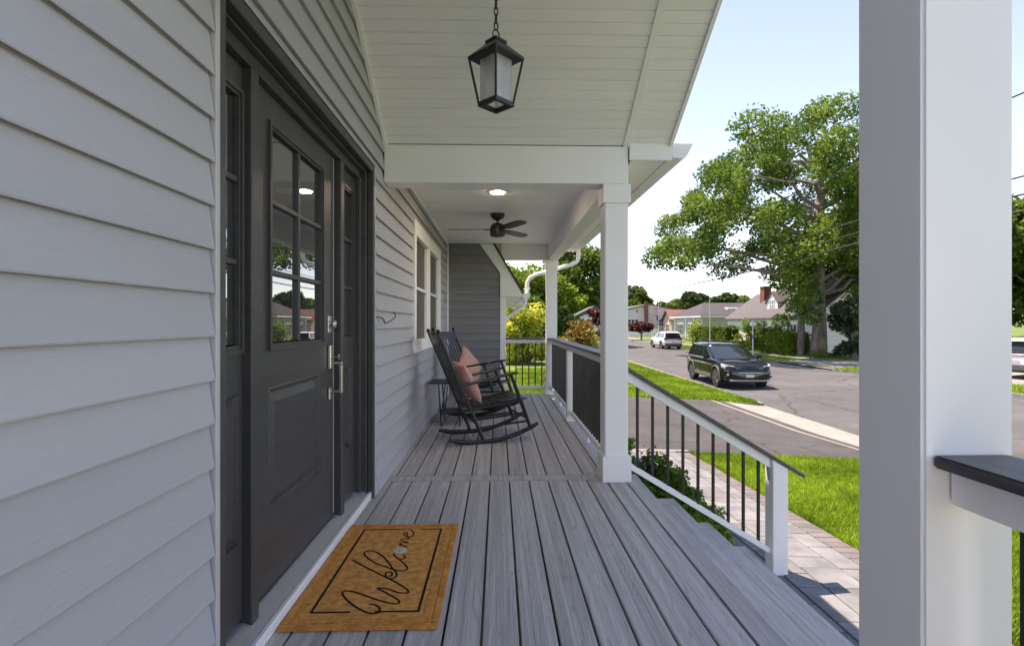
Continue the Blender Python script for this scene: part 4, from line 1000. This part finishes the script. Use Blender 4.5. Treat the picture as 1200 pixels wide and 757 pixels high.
# ------------------------------------------------------------------ cars
def cut_wheels(o, xs, r, hw):
    for x in xs:
        c = MB().lathe([(r, -hw - .3), (r, -hw + .30)], (x, 0, .39), 28, 'y').build('cut', BLACK, None)
        c2 = MB().lathe([(r, hw - .30), (r, hw + .3)], (x, 0, .39), 28, 'y').build('cut', BLACK, None)
        for cc in (c, c2):
            md = o.modifiers.new('b', 'BOOLEAN'); md.object = cc; md.operation = 'DIFFERENCE'; md.solver = 'EXACT'
            bpy.context.view_layer.update()
            me = bpy.data.meshes.new_from_object(o.evaluated_get(bpy.context.evaluated_depsgraph_get()))
            o.modifiers.clear(); o.data = me; bpy.data.objects.remove(cc)
def make_suv(label, paint, dark=True):
    c = thing('parked_suv', label, 'car')
    stn = [(-2.50, .78, .46, .86), (-2.45, .88, .36, 1.0), (-2.3, .95, .34, 1.09), (-1.9, .985, .32, 1.12), (-1.0, 1.0, .31, 1.12), (0, 1.0, .30, 1.115), (.9, 1.0, .30, 1.12), (1.2, .99, .30, 1.11), (1.6, .975, .30, 1.075), (2.0, .955, .30, 1.02), (2.25, .91, .30, .965), (2.40, .85, .31, .90), (2.49, .76, .34, .80), (2.52, .68, .38, .70)]
    def sec(w_, zb, zt):
        h_ = zt - zb
        half = [(.0, zb), (.82 * w_, zb), (.955 * w_, zb + .07 * h_ / .8), (.985 * w_, zb + .28 * h_), (w_, zb + .60 * h_), (.985 * w_, zb + .80 * h_), (.955 * w_, zb + .93 * h_), (.88 * w_, zt), (.45 * w_, zt + .02), (0, zt + .028)]
        return half + [(-a, b) for a, b in half[-2:0:-1]]
    mb = MB(); vs = []; n = len(sec(1, 0, 1))
    for x, w_, zb, zt in stn: vs += [(x, a, b) for a, b in sec(w_, zb, zt)]
    k_ = len(stn)
    mb.add(vs, [tuple(range(n)), tuple((k_ - 1) * n + i for i in range(n))] + [(i * n + k, i * n + (k + 1) % n, (i + 1) * n + (k + 1) % n, (i + 1) * n + k) for i in range(k_ - 1) for k in range(n)])
    body_ = mb.build('body', paint, c, local=True, smooth=True, sharp=30)
    cut_wheels(body_, (-1.52, 1.50), .44, 1.0)
    # greenhouse
    def ring(x0, x1, w_, z, f=.22, r_=.10):
        return [(x0, w_ - r_ * 1.4, z), (x0 + r_, w_, z), (x1 - f, w_, z), (x1 - f * .35, w_ - r_, z), (x1, w_ * .5, z), (x1 + .02, 0, z), (x1, -w_ * .5, z), (x1 - f * .35, -w_ + r_, z), (x1 - f, -w_, z), (x0 + r_, -w_, z), (x0, -w_ + r_ * 1.4, z), (x0 - .01, 0, z)]
    rings = [ring(-2.44, 1.18, .90, 1.09, .42), ring(-2.30, .62, .84, 1.35, .34), ring(-2.06, .08, .75, 1.60, .28)]
    m = 12
    def loft(rs, cap=False):
        mb = MB(); vs = [p for r_ in rs for p in r_]; k = len(rs)
        fs = [(i * m + j, i * m + (j + 1) % m, (i + 1) * m + (j + 1) % m, (i + 1) * m + j) for i in range(k - 1) for j in range(m)]
        if cap: fs.append(tuple((k - 1) * m + j for j in range(m)))
        return mb.add(vs, fs)
    loft(rings).build('windows', GLASS, c, local=True, smooth=True, sharp=28)
    loft([ring(-2.075, .10, .757, 1.585, .28), ring(-2.09, .06, .748, 1.625, .27), ring(-2.02, -.06, .69, 1.67, .26), ring(-1.8, -.3, .52, 1.70, .22)], True).build('roof', paint, c, local=True, smooth=True, sharp=40)
    for s in (-1, 1):
        def pl(pts, w_, mm, nm): MB().tube([(a, s * b, z) for a, b, z in pts], w_, 6, 1.0, .5, up=(0, s, .3)).build(nm, mm, c, local=True, smooth=True)
        pl([(1.03, .87, 1.10), (.48, .80, 1.37), (-.08, .725, 1.61)], .045, paint, 'front_pillar')
        pl([(-.25, .905, 1.10), (-.27, .845, 1.36), (-.30, .76, 1.61)], .04, BLACK if dark else BLACK, 'centre_pillar')
        pl([(-1.30, .905, 1.10), (-1.40, .845, 1.36), (-1.48, .755, 1.61)], .05, paint, 'rear_pillar')
        pl([(-2.30, .86, 1.10), (-2.16, .80, 1.36), (-1.98, .72, 1.61)], .09, paint, 'tail_pillar')
        pl([(-2.3, .945, 1.105), (-1, .965, 1.118), (.9, .955, 1.118)], .016, SILV, 'belt_trim')
        pl([(-1.95, .64, 1.70), (-1.85, .64, 1.745), (-1.0, .66, 1.755), (-.3, .64, 1.745), (-.18, .64, 1.69)], .022, BLACK, 'roof_rail')
        pl([(-1.05, .985, .40), (1.0, .985, .40)], .05, CLAD, 'sill_cladding')
        pl([(-1.0, 1.005, .47), (.98, 1.005, .47)], .018, SILV, 'sill_trim')
        for xw in (-1.52, 1.50):
            arc = [(xw + .475 * math.cos(t), .985, .39 + .475 * math.sin(t)) for t in [R(-12 + 204 * i / 14) for i in range(15)]]
            MB().tube([(a, s * b, z) for a, b, z in arc], .045, 6, .9, .8, up=(0, 1, 0)).build('arch_cladding', CLAD, c, local=True, smooth=True)
        mr = MB(); mr.box(.72, s * 1.0 if s > 0 else -1.22, 1.10, .86, 1.22 if s > 0 else -1.0, 1.25); mr.box(.76, s * .93 if s > 0 else -1.01, 1.10, .84, 1.01 if s > 0 else -.93, 1.15)
        mr.build('wing_mirror', paint, c, local=True, bevel=.03, seg=2)
        for xd in (-1.02, .02): 
            MB().tube([(xd, s * 1.005, .96), (xd + .2, s * 1.005, .965)], .016, 6).build('door_handle', paint, c, local=True, smooth=True)
        for xd in (-.32, .98, -1.15): MB().tube([(xd, s * .998, 1.08), (xd, s * 1.003, .8), (xd, s * .99, .5)], .006, 4).build('door_seam', BLACK, c, local=True)
        # lamps
        hl = MB(); hl.hexa([(2.18, s * .66, .80), (2.40, s * .60, .80), (2.30, s * .90, .82), (2.05, s * .955, .84)] if s > 0 else [(2.05, s * .955, .84), (2.30, s * .90, .82), (2.40, s * .60, .80), (2.18, s * .66, .80)],
                [(2.20, s * .62, .93), (2.43, s * .56, .91), (2.31, s * .895, .945), (2.0, s * .965, .985)] if s > 0 else [(2.0, s * .965, .985), (2.31, s * .895, .945), (2.43, s * .56, .91), (2.20, s * .62, .93)])
        hl.build('headlight', HEADL, c, local=True, bevel=.012)
        fg = MB(); fg.box(2.30, min(s * .62, s * .86), .56, 2.455, max(s * .62, s * .86), .62); fg.build('fog_lamp', SILV, c, local=True, bevel=.015)
        vb = MB(); vb.box(2.28, min(s * .60, s * .89), .48, 2.44, max(s * .60, s * .89), .55); vb.build('bumper_vent', BLACK, c, local=True, bevel=.01)
        tl = MB(); tl.box(-2.50, min(s * .60, s * .93), .93, -2.26, max(s * .60, s * .93), 1.07); tl.build('tail_light', TAILL, c, local=True, bevel=.02)
    gr = MB(); gr.hexa([(2.36, -.50, .62), (2.535, -.46, .62), (2.535, .46, .62), (2.36, .50, .62)], [(2.30, -.60, .90), (2.44, -.57, .90), (2.44, .57, .90), (2.30, .60, .90)]); g = gr.build('grille', BLACK, c, local=True, bevel=.03)
    for k in range(4): 
        MB().box(2.52 - .0176 * k, -.47 - .02 * k, .655 + .055 * k, 2.528 - .0176 * k, .47 + .02 * k, .675 + .055 * k).build('grille_bar', SILV, g, local=True)
    lb = MB(); lb.box(2.36, -.60, .44, 2.50, .60, .60); lb.build('lower_intake', BLACK, c, local=True, bevel=.02)
    sk = MB(); sk.box(2.2, -.78, .33, 2.52, .78, .42); sk.build('skid_plate', SILV, c, local=True, bevel=.03)
    MB().box(2.512, -.16, .49, 2.532, .16, .60).build('number_plate', PLATE, c, local=True, bevel=.004)
    MB().box(-2.525, -.16, .72, -2.495, .16, .83).build('number_plate', PLATE, c, local=True, bevel=.004)
    rb = MB(); rb.box(-2.56, -.88, .36, -2.2, .88, .60); rb.build('rear_bumper', CLAD, c, local=True, bevel=.05, seg=2)
    MB().box(-2.52, -.60, .99, -2.44, .60, 1.05).build('light_bar', TAILL, c, local=True, bevel=.012)
    sp = MB(); sp.hexa([(-2.36, -.66, 1.60), (-1.95, -.68, 1.62), (-1.95, .68, 1.62), (-2.36, .66, 1.60)], [(-2.34, -.64, 1.63), (-1.95, -.66, 1.675), (-1.95, .66, 1.675), (-2.34, .64, 1.63)]); sp.build('spoiler', paint, c, local=True, bevel=.01)
    for xx in (-1.5, -.5):
        MB().tube([(xx, -.66, 1.775), (xx, .66, 1.775)], .022, 6, 1.4, .7).build('roof_bar', BLACK, c, local=True, smooth=True)
    un = MB(); un.box(-2.2, -.72, .26, 2.2, .72, .42); un.build('underbody', BLACK, c, local=True)
    # wheels
    ty = MB(); ty.lathe([(.27, -.12), (.365, -.125), (.39, -.10), (.392, 0), (.39, .10), (.365, .125), (.27, .12)], (0, 0, 0), 28, 'y')
    rim_ = MB(); rim_.lathe([(.275, -.11), (.275, .11), (.262, .118), (.25, .06), (.05, .05), (.05, .0)], (0, 0, 0), 28, 'y')
    for k in range(5):
        for dd in (-.16, .16):
            a = 2 * math.pi * k / 5; p0 = (.05 * math.cos(a), .10, .05 * math.sin(a)); p1 = (.258 * math.cos(a + dd), .108, .258 * math.sin(a + dd))
            rim_.tube([p0, p1], .02, 5)
    rim_.lathe([(.06, .05), (.06, .115), (.03, .125)], (0, 0, 0), 14, 'y')
    tm, rmh = ty.mesh('tyre', RUBBER, smooth=True), rim_.mesh('rim', ALLOY, smooth=True)
    for xw in (-1.52, 1.50):
        for s in (-1, 1):
            t = link('wheel', tm, c); t.location = (xw, s * .865, .392)
            if s < 0: t.rotation_euler = (0, 0, math.pi)
            link('rim', rmh, t)
    return c
suv = make_suv('black SUV parked at the near kerb facing the camera', CARBLK)
suv.location = (9.62, 21.5, ROADZ + .012); suv.rotation_euler = (0, 0, R(-93)); suv.scale = (.96, .96, .98)
suvw = make_suv('white SUV parked at the far kerb seen from behind', CARWHT)
suvw.location = (16.6, 50.5, ROADZ + .01); suvw.rotation_euler = (0, 0, R(90)); suvw.scale = (.94, .94, 1.0)
s3 = copy_tree(suvw); s3['label'] = 'white SUV in the driveway across the street at the right edge'
s3.location = (24.2, 22.0, far_gz(24, 22) + .025); s3.rotation_euler = (0, 0, R(20)); s3.scale = (1, 1, 1)

# ------------------------------------------------------------------ houses across the street
def gable_roof(x0, x1, y0, y1, ze, zr_, axis, ov, m, parent, name='roof', hip0=0, hip1=0):
    """ridge along axis; hip0/hip1 pull the ridge ends in"""
    t = .18; mb = MB()
    if not hip0 and not hip1:
        if axis == 'y':
            xm = (x0 + x1) / 2; a, b = y0 - ov, y1 + ov
            for e in (x0 - ov, x1 + ov):
                mb.hexa([(e, a, ze - t), (xm, a, zr_ - t), (xm, b, zr_ - t), (e, b, ze - t)], [(e, a, ze), (xm, a, zr_), (xm, b, zr_), (e, b, ze)])
        else:
            ym = (y0 + y1) / 2; a, b = x0 - ov, x1 + ov
            for e in (y0 - ov, y1 + ov):
                mb.hexa([(a, e, ze - t), (b, e, ze - t), (b, ym, zr_ - t), (a, ym, zr_ - t)], [(a, e, ze), (b, e, ze), (b, ym, zr_), (a, ym, zr_)])
        return mb.build(name, m, parent)
    for dz in (0,):
        if axis == 'y':
            xm = (x0 + x1) / 2; A, B = y0 - ov + hip0, y1 + ov - hip1; e = [(x0 - ov, y0 - ov), (x1 + ov, y0 - ov), (x1 + ov, y1 + ov), (x0 - ov, y1 + ov)]
            r_ = [(xm, A), (xm, B)]
            top = [(*p, ze) for p in e] + [(*r_[0], zr_), (*r_[1], zr_)]
            fs = [(1, 2, 5, 4), (3, 0, 4, 5), (0, 1, 4), (2, 3, 5)]
        else:
            ym = (y0 + y1) / 2; A, B = x0 - ov + hip0, x1 + ov - hip1; e = [(x0 - ov, y0 - ov), (x1 + ov, y0 - ov), (x1 + ov, y1 + ov), (x0 - ov, y1 + ov)]
            r_ = [(A, ym), (B, ym)]
            top = [(*p, ze) for p in e] + [(*r_[0], zr_), (*r_[1], zr_)]
            fs = [(0, 1, 5, 4), (2, 3, 4, 5), (3, 0, 4), (1, 2, 5)]
        bot = [(a, b, z - t) for a, b, z in top]
        mb.add(top + bot, fs + [tuple(i + 6 for i in f)[::-1] for f in fs] + [(0, 6, 7, 1), (1, 7, 8, 2), (2, 8, 9, 3), (3, 9, 6, 0)])
    return mb.build(name, m, parent)
def walls(x0, x1, y0, y1, z0, z1, m, parent, gable=None, zr_=0):
    mb = MB(); mb.box(x0, y0, z0, x1, y1, z1)
    if gable == 'y':
        for y in (y0, y1): mb.prism([(x0, z1), (x1, z1), ((x0 + x1) / 2, zr_)], 'y', y if y == y0 else y - .1, y + .1 if y == y0 else y)
    if gable == 'x':
        for x in (x0, x1): mb.prism([(y0, z1), (y1, z1), ((y0 + y1) / 2, zr_)], 'x', x if x == x0 else x - .1, x + .1 if x == x0 else x)
    return mb.build('wall', m, parent)
def hwin(face, c, a, z, w_, h_, parent, fm=FENCEW, cols=2):
    f = MB(); p = MB(); t = .07
    def put(mb, a0, a1, z0, z1, d0, d1):
        if face == 'x-': mb.box(c - d1, a0, z0, c - d0, a1, z1)
        else: mb.box(a0, c - d1, z0, a1, c - d0, z1)
    put(f, a - w_ / 2 - t, a + w_ / 2 + t, z - h_ / 2 - t, z - h_ / 2, 0, .05); put(f, a - w_ / 2 - t, a + w_ / 2 + t, z + h_ / 2, z + h_ / 2 + t, 0, .05)
    for i in range(cols + 1):
        q = a - w_ / 2 + w_ * i / cols; put(f, q - t / 2, q + t / 2, z - h_ / 2, z + h_ / 2, 0, .045)
    put(f, a - w_ / 2, a + w_ / 2, z - .025, z + .025, 0, .04)
    fo = f.build('window', fm, parent)
    put(p, a - w_ / 2, a + w_ / 2, z - h_ / 2, z + h_ / 2, .004, .02); p.build('pane', WINP, fo)
def chimney(x, y, z0, z1, sx, sy, parent, rows=True):
    ch_ = MB(); ch_.box(x - sx, y - sy, z0, x + sx, y + sy, z1); ch_.box(x - sx - .06, y - sy - .06, z1, x + sx + .06, y + sy + .06, z1 + .14)
    ch_.build('chimney', BRICK, parent)
G = -1.27
h1 = thing('house', 'cream cape house with brick chimney and white dormer behind the oak', 'house', (29, 46, G), 0, 'houses across the street')
X0 = 25.0
walls(X0, 32.0, 40, 50.9, G, 1.65, WHWALL, h1, 'y', 4.35); gable_roof(X0, 32, 40, 50.9, 1.62, 4.75, 'y', .3, SHING, h1)
walls(X0 + .15, 32.0, 50.9, 55.6, G, 1.60, WHWALL, h1, 'y', 4.2); gable_roof(X0 + .15, 32, 51.25, 55.6, 1.60, 4.35, 'y', .28, SHING, h1)
chimney(27.15, 51.4, 2.4, 4.72, .36, .42, h1)
dm = MB(); dm.prism([(46.6, 2.15), (48.5, 2.15), (48.5, 3.1), (47.55, 4.0), (46.6, 3.1)], 'x', 25.75, 27.9); dm.build('dormer', FENCEW, h1)
dr = MB()
for s in (-1, 1): dr.hexa([(25.65, 47.55, 4.03), (27.95, 47.55, 4.03), (27.95, 47.55 + s * 1.15, 2.98), (25.65, 47.55 + s * 1.15, 2.98)], [(25.65, 47.55, 4.13), (27.95, 47.55, 4.13), (27.95, 47.55 + s * 1.15, 3.08), (25.65, 47.55 + s * 1.15, 3.08)])
dr.build('dormer_roof', SHING, h1)
hwin('x-', 25.75, 47.55, 2.85, .8, .85, h1)
hwin('x-', X0, 43.0, .35, 1.4, 1.3, h1, cols=3)
MB().box(X0 + .08, 54.3, G, X0 + .16, 55.3, .9).build('door', BROWND, h1)
MB().box(X0 - .05, 50.0, .35, X0 + .02, 50.45, 1.2).build('shutter', BLACK, h1)
MB().box(X0 - .12, 39.8, 1.42, X0 - .0, 55.8, 1.56).build('gutter', FENCEW, h1)
MB().box(24.2, 40.5, G, 25, 42, -.2).build('brick_stoop', BRICK, h1)
h2 = thing('house', 'grey ranch house with dark hipped roof and skylight', 'house', (30, 68, G), 0, 'houses across the street')
walls(25.3, 40, 62.8, 73.2, G, 2.0, GREYW, h2)
gable_roof(25.3, 40, 62.8, 73.2, 2.1, 3.85, 'x', .45, SHINGD, h2, hip0=2.6, hip1=2.6)
MB().box(29.2, 64.6, 2.78, 30.6, 65.7, 3.12).build('skylight', FENCEW, h2, bevel=.05)
for yy, w_ in ((64.3, 1.5), (66.9, 1.6), (70.6, 2.2)): hwin('x-', 25.3, yy, .3, w_, 1.7, h2, cols=2 if w_ < 2 else 3)
for yy in (65.5, 68.4, 72.6): MB().box(25.2, yy - .12, G, 25.3, yy + .12, 1.95).build('trim_board', FENCEW, h2)
MB().box(24.75, 62.3, 1.86, 24.86, 73.7, 2.02).build('gutter', FENCEW, h2)
MB().box(24.8, 62.24, 1.86, 40.4, 62.35, 2.02).build('gutter', FENCEW, h2)
hwin('y-', 62.8, 29.5, .6, 1.2, 1.2, h2)
h3 = thing('house', 'pale low-gabled house with brick chimney up its end wall', 'house', (27, 100, G), 0, 'houses across the street')
walls(21.8, 33.2, 92, 106, G, 3.3, PINKW, h3, 'y', 4.5); gable_roof(21.8, 33.2, 92, 106, 3.35, 4.65, 'y', .3, SHING, h3)
MB().box(26.35, 91.6, G, 26.95, 91.99, 5.0).build('chimney', BRICK, h3)
hwin('y-', 92, 24.3, 1.2, 2.0, 1.1, h3, cols=3); hwin('y-', 92, 29.8, 1.2, 2.2, 1.1, h3, cols=3); hwin('y-', 92, 25.0, 3.3, .5, .5, h3, cols=1)
h4 = thing('house', 'small brown-roofed house with tan gable between its neighbours', 'house', (33, 95, G), 0, 'houses across the street')
walls(29.5, 36, 86.5, 91, G, 1.6, TAN, h4, 'x', 3.2); gable_roof(29.5, 36, 86.5, 91, 1.6, 3.5, 'x', .4, SHINGB, h4)
hwin('x-', 29.5, 88.7, .3, 1.6, 1.2, h4)
# white picket fence along the pale house
fe = thing('white_fence', 'white fence below the pale gabled house', 'fence', (24, 88, G), 0)
for k in range(44):
    xx = 19.0 + .2 * k; MB().box(xx, 88, G, xx + .13, 88.04, .15).build('picket', FENCEW, fe)
for zz in (-.9, -.1): MB().box(19, 88.045, zz, 27.8, 88.09, zz + .1).build('fence_rail', FENCEW, fe)
# white shed by the purple tree
sh = thing('garden_shed', 'small white shed left of the purple-leaved tree', 'shed', (4.5, 26.5, -1.1))
walls(3.95, 5.6, 25.4, 27.0, -1.1, 1.55, FENCEW, sh, 'y', 1.95); gable_roof(3.95, 5.6, 25.4, 27, 1.55, 2.0, 'y', .08, SHING, sh)
MB().box(4.5, 25.36, -1.1, 5.1, 25.4, .8).build('door', PALE, sh)

# ------------------------------------------------------------------ street furniture and wires
lp = thing('lamp_post', 'thin post with small white box lantern near the far kerb', 'post', (18.4, 36.6, G))
MB().lathe([(.045, G), (.04, .95)], (18.4, 36.6, 0), 10).build('post', PALE, lp, smooth=True)
MB().lathe([(.06, .02), (.06, .30)], (18.4, 36.6, 0), 10).build('band', BLUEB, lp)
MB().box(18.25, 36.45, .951, 18.55, 36.75, 1.2).build('lantern_box', FENCEW, lp, bevel=.02)
MB().lathe([(.24, 1.2), (.02, 1.36)], (18.4, 36.6, 0), 4).build('lantern_cap', PALE, lp)
tp = thing('thin_pole', 'thin white pole standing before the grey ranch house', 'pole', (21.6, 51.8, G))
MB().lathe([(.05, G), (.035, 3.7)], (21.6, 51.8, 0), 8).build('shaft', FENCEW, tp, smooth=True)
ap = thing('roof_antenna', 'thin antenna mast above the cream house chimney', 'antenna', (27.2, 52.5, 3.6))
MB().lathe([(.03, 3.6), (.02, 5.6)], (27.2, 52.5, 0), 6).build('mast', PALE, ap)
fp = thing('flag_pole', 'flagpole with a red, white and blue flag by the pale house', 'flagpole', (25.2, 80.0, G))
MB().lathe([(.06, G), (.04, 6.6)], (25.2, 80, 0), 8).build('pole', PALE, fp, smooth=True)
for k in range(7):
    MB().box(24.3, 79.98, 2.35 + .16 * k - .02, 25.12 + .0, 80.02, 2.35 + .16 * (k + 1) - .02).build('flag_stripe', FLAGR if k % 2 == 0 else FLAGW, fp)
MB().box(24.85, 79.96, 1.55, 25.12, 79.99, 2.3).build('blue_banner', FLAGB, fp)
up_ = thing('utility_pole', 'wooden utility pole with crossarm beside the second column', 'utility pole', (19.05, 76.5, G))
MB().lathe([(.17, G), (.13, 11)], (19.05, 76.5, 0), 12).build('shaft', POLEW, up_, smooth=True)
MB().box(17.9, 76.43, 6.2, 20.1, 76.57, 6.33).build('crossarm', POLEW, up_)
MB().tube([(19.05, 76.5, 9.9), (19.9, 76.0, 10.15), (21.6, 75.6, 10.15)], .05, 7).build('lamp_arm', PALE, up_, smooth=True)
MB().lathe([(.02, -.3), (.16, -.15), (.18, .15), (.05, .35)], (21.8, 75.6, 10.12), 10, 'x').build('lamp_head', PALE, up_, smooth=True)
for k, xx in enumerate((18.2, 19.9)): MB().lathe([(.05, 6.33), (.07, 6.42), (.04, 6.55)], (xx, 76.5, 0), 8).build('insulator', PALE, up_)
wires = [(18.2, 9.6 - .35, .030, 'topmost thin cable crossing the oak crown'), (18.2, 6.37, .032, 'upper of three close cables below the oak crown'), (18.2, 5.75, .034, 'middle of three close cables below the oak crown'), (18.2, 5.24, .05, 'lowest and thickest cable crossing before the oak')]
for xx, zz, r_, lab in wires:
    pts = []
    for (a, b) in ((-30, 24), (24, 74), (74, 130)):
        for i in range(9):
            t = i / 8; pts.append((xx, a + (b - a) * t, zz - 1.6 * r_ * 10 * (1 - (2 * t - 1) ** 2) * .6))
    o = MB().tube(pts, r_, 5).build('overhead_cable', WIRE, None, smooth=True); tag(o, lab, 'cable', 'overhead street cables')
